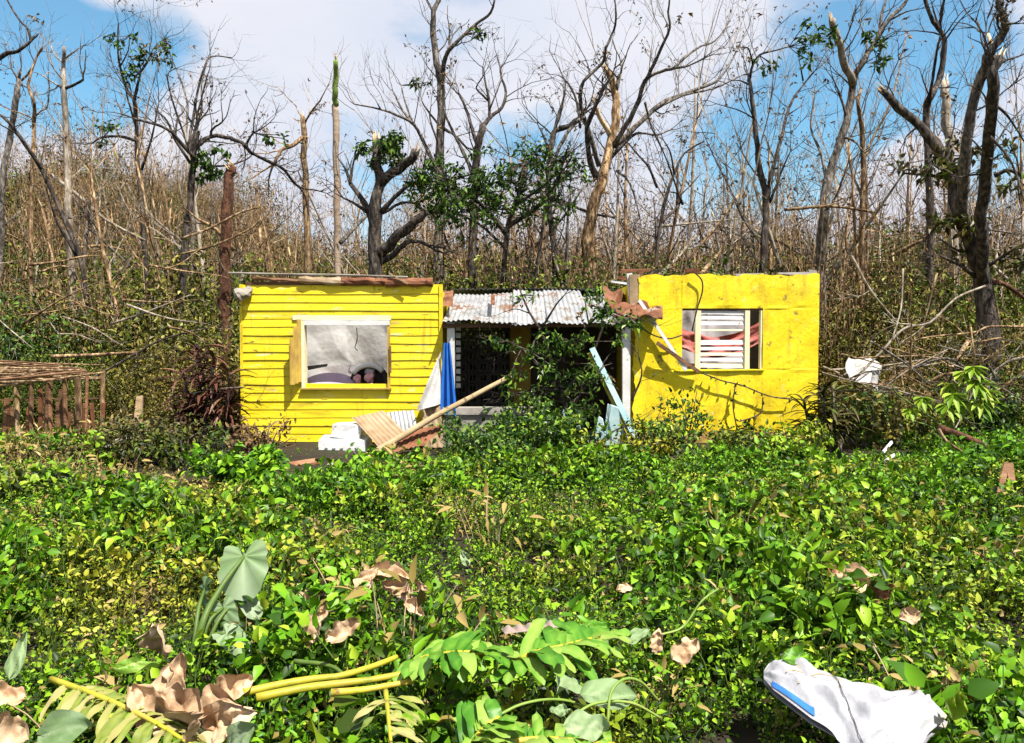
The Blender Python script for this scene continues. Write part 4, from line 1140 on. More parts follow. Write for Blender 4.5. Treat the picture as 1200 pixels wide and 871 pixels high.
def build_right_wing():
    x0, x1 = X(743), X(959)
    z0, z1 = Z(506), Z(320.5)
    wx0, wx1, wz0, wz1 = X(799), X(893.5), Z(433), Z(361.5)
    T = .13
    mb = MB()
    nx, nz = 44, 36
    xs = sorted(set(list(np.linspace(x0, x1, nx)) + [wx0, wx1])); zs = sorted(set(list(np.linspace(z0, z1, nz)) + [wz0, wz1]))
    xs = np.array(xs); zs = np.array(zs)
    def inside(x, z): return wx0 - 1e-6 < x < wx1 + 1e-6 and wz0 - 1e-6 < z < wz1 + 1e-6
    for side in (0, 1):
        V = []
        for i, x in enumerate(xs):
            for j, z in enumerate(zs):
                zz = z; xx = x
                if j == len(zs) - 1: zz += -.02 + .014 * math.sin(x * 7) + .012 * math.sin(x * 23) - .10 * float(sstep(x0 + .22, x0, x))
                if i == 0: xx += .02 * math.sin(z * 9) + .012 * math.sin(z * 31) + .08 * float(sstep(2.0, 2.4, z))
                on = (abs(x - wx0) < 1e-6 or abs(x - wx1) < 1e-6 or abs(z - wz0) < 1e-6 or abs(z - wz1) < 1e-6)
                dy = (.006 * math.sin(x * 5 + z * 3) + .005 * math.sin(x * 11 - z * 9) + random.uniform(-.002, .002)) if not on else 0
                V.append((xx, FY + T * side + (dy if side == 0 else 0), zz))
        F = []
        m = len(zs)
        for i in range(len(xs) - 1):
            for j in range(m - 1):
                if inside((xs[i] + xs[i + 1]) / 2, (zs[j] + zs[j + 1]) / 2): continue
                f = (i * m + j, (i + 1) * m + j, (i + 1) * m + j + 1, i * m + j + 1)
                F.append(f if side == 0 else tuple(reversed(f)))
        base = mb.n
        mb.add(V, F)
        if side == 0: b0 = base; V0 = V
        else:
            q = []
            def quad(a, b): q.append((a + b0, b + b0, b + base, a + base))
            for i in range(len(xs) - 1):
                quad(i * m + m - 1, (i + 1) * m + m - 1); quad((i + 1) * m, i * m)
            for j in range(m - 1):
                quad(j, j + 1); quad((len(xs) - 1) * m + j + 1, (len(xs) - 1) * m + j)
            ia, ib = int(np.argmin(abs(xs - wx0))), int(np.argmin(abs(xs - wx1))); ja, jb = int(np.argmin(abs(zs - wz0))), int(np.argmin(abs(zs - wz1)))
            for i in range(ia, ib): quad(i * m + ja, (i + 1) * m + ja); quad((i + 1) * m + jb, i * m + jb)
            for j in range(ja, jb): quad(ia * m + j + 1, ia * m + j); quad(ib * m + j, ib * m + j + 1)
            mb.f4.append(np.array(q)); mb.m4.append(np.zeros(len(q), int))
    mb.build('plaster_wall', M_['yellow_plaster'], house, False)
    mb = MB(); box(mb, (x0 - .02, FY - .035, -.3), (x1 + .01, FY + T, z0 - .004), .5, 0, .012); mb.build('plinth', M_['plinth'], house)
    for (lo, hi) in (((x0 + .03, FY + T + .003, -.1), (x0 + .16, 15.6, z1 - .12)), ((x1 - .13, FY + T + .003, -.1), (x1 - .003, 15.6, z1 - .06))):
        mb = MB(); box(mb, lo, hi); mb.build('side_wall', M_['yellow_plaster'], house)
    mb = MB(); box(mb, (x1 - .142, FY + T + .05, .03), (x1 - .133, 15.55, z1 - .1)); mb.build('shade_panel', M_['dark_wall'], house)  # added dark panel: puts shade on the side wall behind the right pane
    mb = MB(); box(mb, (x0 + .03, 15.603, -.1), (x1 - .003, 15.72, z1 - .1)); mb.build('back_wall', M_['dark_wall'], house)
    mb = MB(); box(mb, (x0 + .16, FY + T, -.06), (x1 - .13, 15.6, .02)); mb.build('floor', M_['concrete'], house)
    for (px, py, w, h) in ((952, 319, .12, .05), (930, 320, .5, .02), (880, 321, .5, .018), (812, 318, .2, .05)):
        mb = MB(); c = P(px, py, FY + .05); box(mb, (c.x - w / 2, FY + .01, c.z - .03), (c.x + w / 2, FY + .1, c.z + h - .02), random.random(), 0, .012); mb.build('mortar_lump', M_['concrete'] if px != 812 else M_['rust'], house)
    # louvre window
    m1, m2 = (X(815), X(821)), (X(873), X(878.5))
    fr = MB()
    box(fr, (wx0 + .002, FY + .02, wz1 - .03), (wx1 - .002, FY + .09, wz1 - .002), .4)
    wf = fr.build('louvre_window', M_['brown_wood'], house)
    mb = MB(); box(mb, (wx1 - .03, FY + .01, wz0 + .003), (wx1 - .002, FY + .1, wz1 - .032), .4); mb.build('jamb', M_['cream_paint'], wf)
    mb = MB(); box(mb, (wx0 - .12, FY - .03, wz0 - .03), (wx1 + .02, FY + .1, wz0 - .006), .4, 0, .006); mb.build('sill', M_['yellow_plaster'], wf)
    for (a, b) in (m1, m2):
        mb = MB(); box(mb, (a, FY + .005, wz0 + .002), (b, FY + .075, wz1 - .033), .5, 0, .003); mb.build('mullion', M_['cream_paint'], wf)
    for (py, h, tilt, m) in ((366, .062, .3, 'white_paint'), (372, .062, .25, 'white_paint'), (378.5, .066, .3, 'white_paint'), (387, .02, .1, 'cream_paint'), (401.5, .07, .2, 'white_paint'), (408.5, .055, .35, 'white_paint'), (415, .05, .4, 'cream_paint'), (421.5, .055, .35, 'white_paint'), (428.5, .07, .3, 'cream_paint')):
        mb = MB(); zc = Z(py)
        dz, dy = h / 2 * math.cos(tilt), h / 2 * math.sin(tilt)
        a, b = m1[1] + .004, m2[0] - .004
        j = random.uniform(-.006, .006)
        V = [(a, FY + .04 - dy, zc - dz + j), (b, FY + .04 - dy, zc - dz - j), (b, FY + .04 + dy, zc + dz - j), (a, FY + .04 + dy, zc + dz + j)]
        V += [(x, y + .008, z + .002) for x, y, z in V]
        mb.add(V, [(0, 1, 2, 3), (7, 6, 5, 4), (0, 4, 5, 1), (1, 5, 6, 2), (2, 6, 7, 3), (3, 7, 4, 0)], random.random()); mb.build('louvre_slat', M_[m], wf)
build_right_wing()

# ------------------------------------------------------------------ things in and against the house
def one(mb, name, mat, label, cat, group=None, smooth=False):
    return tag(mb.build(name, mat if isinstance(mat, (list, tuple)) else M_[mat], None, smooth), label, cat, group)

def build_house_things():
    # hanging sheet seen through the left window
    mb = MB(); cloth(mb, lambda u, v: (X(345, 13.2) + (X(475, 13.2) - X(345, 13.2)) * u, 13.2 + .25 * math.sin(u * 4), 2.15 - 1.75 * v), 90, 80, .10, 5, crease=True)
    one(mb, 'hanging_sheet', 'sheet_grey', 'crumpled grey-white plastic sheet hanging inside the left window', 'sheet', smooth=True)
    mb = MB(); cloth(mb, lambda u, v: (X(345, 13.1) + (X(440, 13.1) - X(345, 13.1)) * u, 13.02 + .1 * math.sin(u * 5), Z(431 - 6 * u, 13.1) - .7 * v), 60, 30, .05, 15, crease=True)
    one(mb, 'loose_sheet', 'sheet_grey', 'lower crumpled sheet sagging behind the lilac bedding', 'sheet', smooth=True)
    mb = MB(); tube(mb, smooth_path([P(418, 384, 12.85), P(418.5, 398, 12.85), P(416, 407, 12.85), P(419, 411, 12.84)], 4), .008, 5); one(mb, 'dangling_wire', 'cable', 'short black wire dangling inside the left window', 'wire')
    mb = MB(); V = [tuple(P(x, y, 12.96)) for x, y in ((360, 429), (384, 426.5), (383, 429.5), (361, 434))]; V += [(a, b + .02, c) for a, b, c in V]
    mb.add(V, [(0, 1, 2, 3), (7, 6, 5, 4), (0, 4, 5, 1), (1, 5, 6, 2), (2, 6, 7, 3), (3, 7, 4, 0)]); one(mb, 'dark_gap_strip', 'black_plastic', 'thin black strip added for the dark gap between the sheets in the left window', 'strip')  # black sliver added to draw the dark gap where the sheets overlap
    mb = MB()
    def fn(u, v):
        x = X(350, 12.75) + (X(430, 12.75) - X(350, 12.75)) * u
        h = max(0, math.sin(math.pi * min(1, u * 1.0))) ** .5
        return Vector((x, 12.3 + .75 * v, .42 + (.62 + .05 * math.sin(v * 5)) * (.55 + .45 * h) * (1 - .2 * (abs(v - .5) * 2) ** 3)))
    grid_mesh(mb, fn, 18, 10)
    a = X(350, 12.75); b = X(430, 12.75)
    box(mb, (a, 12.3, .1), (b, 13.05, .66))
    one(mb, 'mattress', 'cloth_pink', 'rounded lilac bedding heaped inside the left window', 'bedding', smooth=True)
    rt = thing('round_basket', 'dark round basket with white trimmed rim inside the left window', 'basket', (X(433, 12.5), 12.5, .5))
    mb = MB()
    cx, cz = X(433, 12.5), Z(449, 12.5)
    r = .28
    ring = [Vector((cx + math.cos(a) * r, 12.5, cz + math.sin(a) * r)) for a in np.linspace(-.5, math.pi + .5, 22)]
    tube(mb, ring, .05, 8); mb.build('rim', M_['black_plastic'], rt, True)
    mb = MB(); grid_mesh(mb, lambda u, v: Vector((cx + math.cos(-.5 + (math.pi + 1) * u) * r * v, 12.56 + .10 * (1 - v), cz + math.sin(-.5 + (math.pi + 1) * u) * r * v)), 20, 5); mb.build('bowl', M_['black_plastic'], rt, True)
    mb = MB(); ring = [Vector((cx + math.cos(a) * r * 1.04, 12.435, cz + math.sin(a) * r * 1.04)) for a in np.linspace(.7, math.pi - .55, 14)]
    tube(mb, ring, .038, 8); mb.build('trim', M_['foam_white'], rt, True)
    mb = MB(); box(mb, (cx - .26, 12.3, .2), (cx + .26, 12.7, .72)); mb.build('base', M_['brown_wood'], rt)
    for (px, py, m, lab, q) in ((419, 444, 'cloth_rose', 'small pink and white cloth bundle, left of two beside the basket', .06), (433, 443, 'cloth_rose', 'small pink and white cloth bundle in front of the basket', .075), (434, 436, 'cloth_white', 'white cloth tucked inside the dark basket', .08)):
        mb = MB(); c = P(px, py, 12.38 if m == 'cloth_rose' else 12.5)
        n = 60; d = rdirs(n)
        grid_mesh(mb, lambda u, v: c + Vector((math.cos(u * 6.283) * math.sin(v * 3.1416), math.sin(u * 6.283) * math.sin(v * 3.1416) * .7, math.cos(v * 3.1416))) * q * (1 + .25 * math.sin(u * 18.85 + v * 9)), 14, 9)
        one(mb, 'cloth_bundle', m, lab, 'cloth', smooth=True)
    # red cloth slung behind the louvres, white sheet at their left
    mb = MB(); cloth(mb, lambda u, v: (X(797, 12.7) + (X(897, 12.7) - X(797, 12.7)) * u, 12.62 + .1 * math.sin(u * 3), Z(378 + 3 * math.sin(u * 3) - 12 * (u - .5), 12.7) - .34 * v - .18 * math.sin(math.pi * u)), 40, 14, .045, 8)
    one(mb, 'red_cloth', 'cloth_red', 'faded red cloth slung behind the louvred window', 'cloth', smooth=True)
    mb = MB(); cloth(mb, lambda u, v: (X(792, 12.9) + (X(830, 12.9) - X(792, 12.9)) * u, 12.9, 2.25 - 1.5 * v), 16, 26, .05, 9)
    one(mb, 'white_curtain', 'cloth_white', 'pale curtain hanging at the left side of the louvred window', 'curtain', smooth=True)
    mb = MB(); cloth(mb, lambda u, v: (X(818, 13.4) + (X(876, 13.4) - X(818, 13.4)) * u, 13.4, 2.2 - 1.5 * v), 16, 26, .05, 19)
    one(mb, 'pale_curtain', 'cloth_white', 'off-white curtain showing between the louvre slats', 'curtain', smooth=True)
    # blue tarpaulin and white sheet at the porch corner
    mb = MB()
    def fn(u, v):
        sp = .35 + .65 * v
        x = X(523, 11.8) + ((X(538, 11.8) - X(519, 11.8)) * (u - .4)) * sp * 1.15
        return Vector((x, 11.78 - .05 * math.sin(u * 16) * sp, Z(402, 11.8) + (Z(484 + 4 * u, 11.8) - Z(402, 11.8)) * v))
    grid_mesh(mb, fn, 24, 14); one(mb, 'blue_tarpaulin', 'tarp_blue', 'bright blue tarpaulin hanging folded at the left porch post', 'tarpaulin', smooth=True)
    mb = MB()
    def fn(u, v):
        a = P(516.5, 412, 11.9); b = P(486 + 2 * v, 482, 11.6); c = P(518, 468 + 5 * v, 11.75)
        p = a * (1 - v) + (b * (1 - u) + c * u) * v
        p.y += -.05 * math.sin(u * 7 + v * 3) * v; return p
    grid_mesh(mb, fn, 14, 16); one(mb, 'torn_sheet', 'sheet_grey', 'torn white sheet stretched from the corner of the board wing', 'sheet', smooth=True)
    # ragged grey cloth and board beneath it
    mb = MB(); cloth(mb, lambda u, v: (X(494, 11.7) + (X(516, 11.7) - X(494, 11.7)) * u + .05 * v, 11.72 - .15 * v, Z(474) + (Z(520) - Z(474)) * v), 10, 14, .05, 12)
    one(mb, 'ragged_sacking', 'tan_sheet', 'ragged brown sacking under the torn white sheet', 'sacking', smooth=True)
    # long pale pole leaning across the porch front
    mb = MB(); pth = [P(438, 531, 10.7), P(470, 512, 10.85), P(510, 488, 11.1), P(555, 464, 11.4), P(600, 440, 11.7)]
    tube(mb, smooth_path(pth, 4), np.linspace(.048, .036, 17), 9, .6, 0, rough=.06); one(mb, 'leaning_pole', 'straw', 'long pale wooden pole leaning across the porch front', 'pole', smooth=True)
    # white pole and dark slanting bar against the right wing
    mb = MB(); beam(mb, P(749, 352, 11.9), P(804, 434, 11.88), .05, .03, Vector((0, 1, 0))); one(mb, 'white_batten', 'white_paint', 'thin white batten leaning against the yellow rendered wall', 'batten')
    mb = MB(); beam(mb, P(770, 402, 11.82), P(819, 436, 11.9), .055, .05, Vector((0, 1, 0))); one(mb, 'dark_bar', 'brown_wood', 'dark brown bar slanting under the left corner of the louvred window', 'stick')
    # cables
    for (pts, lab, Y) in (([(812, 318), (822, 328), (823, 342), (817, 362), (811, 388)], 'black cable dangling over the wall into the louvred window', 11.93), ([(738, 372), (752, 384), (766, 393), (784, 397), (799, 393)], 'black cable sagging from the porch roof to the louvred window', 11.9)):
        mb = MB(); tube(mb, smooth_path([P(x, y, Y) for x, y in pts], 5), .011, 6); one(mb, 'cable', 'cable', lab, 'cable', smooth=True)
    # pale blue boards and panels inside the right half of the porch
    for (a, b, w, m, lab, Y0, Y1_) in (((694, 408), (748, 520), .085, 'pale_blue', 'long pale blue board leaning in the right of the porch', 11.75, 11.3), ((690, 414), (744, 524), .05, 'stalk_yellow', 'thin yellow edged board alongside the pale blue board', 11.8, 11.32)):
        mb = MB(); beam(mb, P(*a, Y0), P(*b, Y1_), w, .025, Vector((0, 1, 0)), .5, 0, .004); one(mb, 'leaning_board', m, lab, 'board')
    for (pts, Y, lab) in (([(706, 522), (737, 520), (724, 478), (712, 474)], 11.45, 'pale blue panel standing behind the leaning boards'), ([(637, 512), (682, 514), (676, 484), (658, 480)], 11.6, 'pale blue broken panel half hidden by the citrus leaves'), ([(632, 500), (643, 500), (642, 474), (635, 474)], 11.66, 'small pale blue chip of panel beside the short post'), ([(697, 514), (712, 520), (706, 492), (701, 488)], 11.35, 'narrow bluish white shard left of the blue panel')):
        mb = MB()
        f = [P(x, y, Y) for x, y in pts]; bk = [q + Vector((.01, .03, .01)) for q in f]
        V = f + bk
        mb.add([tuple(q) for q in V], [(0, 1, 2, 3), (7, 6, 5, 4), (0, 4, 5, 1), (1, 5, 6, 2), (2, 6, 7, 3), (3, 7, 4, 0)])
        one(mb, 'broken_board', 'pale_blue', lab, 'board')
    mb = MB(); beam(mb, P(629.5, 498, 11.68), P(629.5, 464, 11.68), .10, .07, Vector((0, 1, 0)), .5, 0, .006); one(mb, 'short_post', 'cream_paint', 'short cream post standing at the end of the porch wall', 'post')
    # foam blocks and sheets heaped at the left
    rt = thing('foam_piece', 'cracked white foam slab lying lowest under the left window', 'foam', tuple(G(403, 533, 0.0)))
    mb = MB(); a = P(375, 532, 11.2); b = P(431, 514, 11.2)
    box(mb, (a.x, 11.1, a.z - .15), (b.x, 11.5, b.z), .5, 0, .02); mb.build('slab', M_['foam_white'], rt)
    for k in range(5):
        mb = MB(); c = P(383 + 9 * k, 523, 11.09); box(mb, (c.x - .02, 11.078, c.z - .03), (c.x + .015, 11.1, c.z + .012), .5, 0, .006); mb.build('notch_lip', M_['foam_white'], rt)
    mb = MB(); a = P(391, 512, 11.35); b = P(424, 497, 11.35); box(mb, (a.x, 11.22, a.z), (b.x, 11.6, b.z), .5, 0, .03); one(mb, 'foam_block', 'foam_white', 'smaller white foam block lying on top of the foam slab', 'foam')
    mb = MB(); a = P(366, 536, 11.15); box(mb, (a.x, 11.0, a.z - .1), (a.x + .12, 11.14, a.z + .1), .5, 0, .03); one(mb, 'foam_chunk', 'foam_white', 'small white broken chunk left of the foam slab', 'foam')
    mb = MB(); o = P(412, 490, 11.35); ax = P(449, 481, 11.6) - o; ay = P(452, 533, 10.75) - o
    corrugated(mb, o, ax * 1.0, ay, .07, .009, .02, 8, .5, .01); one(mb, 'tan_corrugated_sheet', 'tan_sheet', 'tan corrugated sheet lying tilted beside the foam blocks', 'roof sheet')
    mb = MB(); o = P(446, 484, 11.75); ax = P(485, 481, 11.8) - o; ay = P(452, 520, 11.45) - o
    corrugated(mb, o, ax, ay, .06, .009, .01, 8, .3, .01); one(mb, 'grey_corrugated_sheet', 'zinc', 'grey corrugated sheet standing behind the tan sheet', 'roof sheet')
    mb = MB(); o = P(452, 532, 10.7); ax = P(496, 523, 10.9) - o; ay = P(480, 505, 11.2) - o
    corrugated(mb, o, ax, ay, .07, .009, .02, 8, .9, .01); one(mb, 'rusty_corrugated_sheet', 'rust', 'rusty corrugated piece under the foot of the leaning pole', 'roof sheet')
    for k, (x0, y0, x1, y1, m, lab) in enumerate(((325, 548, 372, 540, 'clay_brown', 'reddish board topmost in the stack below the left window'), (345, 553, 400, 545, 'grey_wood', 'grey board second in the stack below the left window'), (338, 562, 390, 555, 'grey_wood', 'grey board third in the stack below the left window'), (350, 572, 392, 566, 'brown_wood', 'brown board lowest in the stack below the left window'))):
        mb = MB(); beam(mb, P(x0, y0, 9.9 - .12 * k), P(x1, y1, 10.1 - .12 * k), .3, .035, tint=random.random(), jit=.01); one(mb, 'stacked_board', m, lab, 'board')
    for c in ((X(400, 11.2), 11.2, .6, .35), (X(455, 11), 11, .6, .4), (X(360, 9.9), 9.9, .5, .4)): footprint(c, c[2], c[3], .55)
    # the crumpled white sheet metal right of the house
    mb = MB()
    def fn(u, v):
        p = P(996 + 30 * u + 7 * v * u, 416 + (26 + 14 * u) * v + 9 * u * (1 - v) + 3 * math.sin(u * 7), 12.4 - .5 * v)
        p.y += .16 * math.sin(u * 5 + v * 3) + .05 * math.sin(u * 11); return p
    grid_mesh(mb, fn, 12, 10); one(mb, 'bent_sheet_metal', 'sheet_grey', 'bent white metal panel caught in branches right of the house', 'panel', smooth=True)
build_house_things()

# ------------------------------------------------------------------ plants around the house
def bush(label, px, py, Y, rx, h, n, L, W, mat, stems=6, cat='bush', name='leafy_bush', tlo=.05, thi=.95, lobes=9):
    b = P(px, py, Y); gz = Hf(b.x, Y)
    root = thing(name, label, cat, (b.x, Y, gz))
    st = MB(); fo = MB()
    tips = []
    for k in range(stems):
        a = random.uniform(0, 6.28); e = Vector((b.x + math.cos(a) * rx * random.uniform(.3, 1), Y + math.sin(a) * rx * .7 * random.uniform(.3, 1), gz + h * random.uniform(.55, 1.05)))
        s = Vector((b.x + math.cos(a) * .05, Y + math.sin(a) * .05, gz - .05))
        pth = smooth_path([s, (s + e) / 2 + rv(.08 * h), e], 4)
        m = MB(); tube(m, pth, np.linspace(.012, .004, len(pth)), 5, random.random()); m.build('stem', M_['bark_grey'], root)
        tips += pth[3:]
    c = np.array([tuple(t) for t in tips])
    pick = c[rng.integers(0, len(c), n)]
    cl = rng.normal(0, 1, (lobes, 3)) * np.array((rx * .55, rx * .4, h * .22)) + np.array((b.x, Y, gz + h * .55))
    use = rng.random(n) < .5
    pick[use] = cl[rng.integers(0, lobes, int(use.sum()))]
    pos = pick + rng.normal(0, .09, (n, 3)) * np.array((1.2, 1, 1)) * max(rx, h) 
    pos[:, 2] = np.maximum(pos[:, 2], gz + .03)
    sc = rng.uniform(.6, 1.25, n)
    leaves(fo, pos, rdirs(n, -.1), rdirs(n, .9) * .8 + np.array((.1, -.3, .35)), L * sc, W * sc, rng.uniform(tlo, thi, n), .2, .25, True)
    tag(fo.build('foliage', M_[mat], root), kind='stuff')
    return root

def strap(mb, o, d, L, W, droop, tint, mat=0, nseg=6):
    """arching strap leaf"""
    d = Vector(d).normalized(); s = d.cross(Vector((0, 0, 1)))
    if s.length < .05: s = Vector((1, 0, 0))
    s.normalize()
    V = []; p = Vector(o); tw = random.uniform(-.5, .5)
    for i in range(nseg + 1):
        t = i / nseg
        w = W * .5 * min(1, .35 + 2.2 * t) * (1 - t ** 3) + .001
        n = s.cross(d); ss = s * math.cos(tw * t) + n * math.sin(tw * t)
        V += [tuple(p - ss * w + n * w * .35), tuple(p - n * w * .15), tuple(p + ss * w + n * w * .35)]
        p = p + d * (L / nseg)
        d = (d + Vector((0, 0, -droop / nseg))).normalized()
    F = []
    for i in range(nseg):
        for q in (0, 1): F.append((i * 3 + q, i * 3 + q + 1, i * 3 + q + 4, i * 3 + q + 3))
    mb.add(V, F, tint, mat)

def cordyline(label, px, py, Y, stalks, leafm, name='cordyline', Lm=.38):
    b = P(px, py, Y); gz = Hf(b.x, Y)
    root = thing(name, label, 'plant', (b.x, Y, gz))
    fo = MB()
    for (dx, h, ln) in stalks:
        base = Vector((b.x + dx * .5, Y + random.uniform(-.15, .15), gz - .05)); top = Vector((b.x + dx, Y + random.uniform(-.2, .2), gz + h))
        pth = smooth_path([base, (base + top) / 2 + rv(.05), top], 3)
        m = MB(); tube(m, pth, np.linspace(.025, .016, len(pth)), 6, .4); m.build('stem', M_['bark_grey'], root)
        for k in range(ln):
            t = random.uniform(.35, 1); q = pth[0].lerp(pth[-1], t)
            a = random.uniform(0, 6.28)
            strap(fo, q, (math.cos(a), math.sin(a), random.uniform(-.1, 1.3)), Lm * random.uniform(.6, 1.1), .05 * random.uniform(.7, 1.2), random.uniform(.6, 1.9), random.random())
    tag(fo.build('foliage', M_[leafm], root, True), kind='stuff')

def build_plants():
    big_tree('leafy green citrus tree leaning in front of the porch', 11.15,
             [([(676, 545), (670, 505), (658, 460), (645, 420), (632, 385)], 4, 2), ([(632, 385), (620, 365), (611, 345), (608, 335)], 2, .8), ([(645, 420), (612, 408), (592, 400)], 1.8, .8), ([(650, 432), (672, 402), (692, 378), (712, 366), (738, 372)], 2.4, .9), ([(632, 390), (650, 360), (662, 345)], 1.6, .8), ([(658, 460), (630, 455), (604, 462)], 2, .9), ([(664, 480), (690, 450), (706, 430)], 2, .9), ([(668, 500), (640, 495), (622, 500)], 1.6, .8), ([(622, 368), (604, 362), (590, 366)], 1, .5), ([(690, 380), (686, 355), (690, 340)], 1, .5)],
             'bark_dark', .7, foliage=[(640, 395, 15, 90), (658, 420, 24, 105), (622, 428, 17, 110), (684, 404, 15, 80), (640, 448, 24, 115), (670, 458, 22, 105), (606, 462, 16, 100), (702, 370, 9, 60), (722, 374, 10, 70), (738, 382, 9, 55), (700, 345, 6, 40), (592, 402, 8, 60), (692, 436, 14, 80), (648, 484, 18, 130), (612, 348, 6, 35), (622, 500, 13, 130), (660, 400, 12, 110), (680, 478, 12, 120)],
             leafm='citrus_leaf', name='citrus_tree', tdepth=1, ls=.095, tl=.55)
    bush('dense dark green bush under the pole in front of the porch', 610, 560, 9.7, .8, .68, 1500, .085, .045, 'citrus_leaf', 14, lobes=16)
    bush('leafy green bush right of the dense bush before the porch', 655, 560, 10.0, .6, .66, 1000, .085, .045, 'weed_leaf', 10)
    bush('low dark bush covering the porch wall below the pole', 560, 550, 10.7, .7, .46, 1100, .08, .042, 'citrus_leaf', 12, lobes=14)
    bush('fresh green bush at the left foot of the pole', 455, 572, 8.8, .5, .36, 800, .085, .05, 'weed_leaf_fresh', 9)
    bush('slender dark leaved shrub against the yellow rendered wall', 800, 540, 11.3, .42, .82, 300, .095, .042, 'citrus_leaf', 10, cat='shrub', name='slender_shrub')
    bush('low dark shrub left of the slender wall shrub', 778, 545, 10.6, .5, .5, 420, .09, .045, 'tree_leaf', 8, cat='shrub', name='low_shrub')
    bush('bright broad leaved bush beside the board wing corner', 285, 590, 8.3, .6, .42, 900, .10, .06, 'weed_leaf_fresh', 9)
    bush('green bush at the far left below the pen', 40, 610, 7.4, .7, .4, 800, .09, .055, 'weed_leaf', 9)
    bush('dark bush under the big right-hand tree', 1165, 470, 12.2, .8, 1.0, 700, .11, .06, 'tree_leaf', 9)
    bush('dark tangled bush right of the bent white metal', 1060, 500, 11.2, .7, .75, 700, .10, .055, 'under_leaf', 12)
    bush('rounded green tree at the far left behind the pen', 22, 420, 15.0, .9, 2.2, 1100, .13, .07, 'tree_leaf', 8, cat='tree', name='small_tree')
    bush('leafy green shrub behind the left end of the board wing', 250, 420, 13.6, .7, 1.9, 700, .13, .06, 'under_leaf', 10, cat='shrub', name='tall_shrub')
    cordyline('dark purple-brown strap leaved plant at the left end of the house', 250, 540, 11.2, [(-.5, 1.15, 54), (-.2, 1.5, 64), (.06, 1.4, 60), (.32, 1.15, 54), (-.36, .75, 50), (.26, .75, 50), (0, .95, 60), (-.55, .6, 40)], 'purple_leaf', 'cordyline', .46)
    cordyline('olive-brown strap leaved plant at the right end of the yellow wall', 965, 530, 11.2, [(-.3, .78, 44), (-.08, 1.05, 52), (.18, .95, 48), (.38, .7, 40), (.05, .55, 44), (-.2, .45, 36)], 'olive_leaf', 'dracaena', .48)
    bush('dry brown brush at the left corner of the board wing', 300, 560, 10.2, .6, .5, 700, .09, .035, 'brown_twig_leaf', 22, cat='brush', name='dry_brush')
    bush('brown and olive brush between the pen and the purple plant', 175, 560, 10.0, .9, .6, 1100, .09, .04, 'olive_leaf', 24, cat='brush', name='dry_brush')
    bush('tall dark weeds in front of the purple plant', 215, 575, 9.4, .6, .45, 700, .09, .04, 'under_leaf', 14, cat='weeds', name='weed_clump')
    bush('dark leafy weeds at the foot of the rendered wall, left of the window', 765, 560, 10.4, .6, .42, 800, .085, .04, 'weed_leaf', 12, cat='weeds', name='weed_clump')
    bush('dark leafy weeds at the foot of the rendered wall, under the window', 860, 555, 10.9, .7, .36, 800, .085, .04, 'under_leaf', 12, cat='weeds', name='weed_clump')
    bush('green weeds below the right end of the rendered wall', 930, 550, 10.6, .6, .5, 800, .09, .045, 'weed_leaf', 12, cat='weeds', name='weed_clump')
    bush('dark green bush beside the olive strap leaved plant', 1005, 520, 11.4, .5, .8, 700, .10, .05, 'citrus_leaf', 12)
    # bright palmate leaves
    root = thing('cassava_plant', 'bright lime green plant with palmate hanging leaves at the right', 'plant', tuple(G(1110, 515, 0)))
    Yc = 10.4
    stem_tips = []
    for (pts) in ([(1108, 520), (1100, 498), (1080, 482), (1052, 462), (1045, 450)], [(1112, 520), (1118, 480), (1128, 452), (1134, 442)], [(1110, 518), (1090, 500), (1062, 492)]):
        m = MB(); pth = smooth_path([P(x, y, Yc) for x, y in pts], 4); tube(m, pth, np.linspace(.016, .008, len(pth)), 6, .5); m.build('stem', M_['green_stem'], root, True)
    for (px, py, s) in ((1112, 462, .34), (1128, 448, .30), (1144, 458, .36), (1108, 486, .32), (1130, 482, .36), (1150, 482, .34), (1140, 442, .26), (1080, 478, .24), (1066, 492, .2), (1156, 470, .28), (1116, 474, .3)):
        m = MB(); o = P(px, py - 12, Yc + random.uniform(-.3, .2))
        for k in range(7):
            a = (k - 3) * .42 + random.uniform(-.1, .1)
            strap(m, o, (math.sin(a) * .9, -.45, -math.cos(a) * .75 + .25), s * (1 - .08 * abs(k - 3)), .075, .5, random.random(), 0, 5)
        m.build('leaf', M_['lime_leaf'], root, True)
build_plants()

def fallen(pts, Y, r0, r1, mat, label, group=None, dY=0.0, name='fallen_branch', forks=2):
    pth = smooth_path([P(x, y, Y + dY * i / max(1, len(pts) - 1)) for i, (x, y) in enumerate(pts)], 4)
    mb = MB(); tube(mb, pth, np.linspace(r0, r1, len(pth)), 7, random.random(), 0, rough=.1)
    for k in range(forks):
        i = random.randint(len(pth) // 3, len(pth) - 1); d = (pth[i] - pth[i - 1]).normalized()
        twig(mb, pth[i], d + rv(.8), random.uniform(.3, .8), r1 * .8, 1, .25, .02)
    return one(mb, name, mat, label, 'branch', group, True)

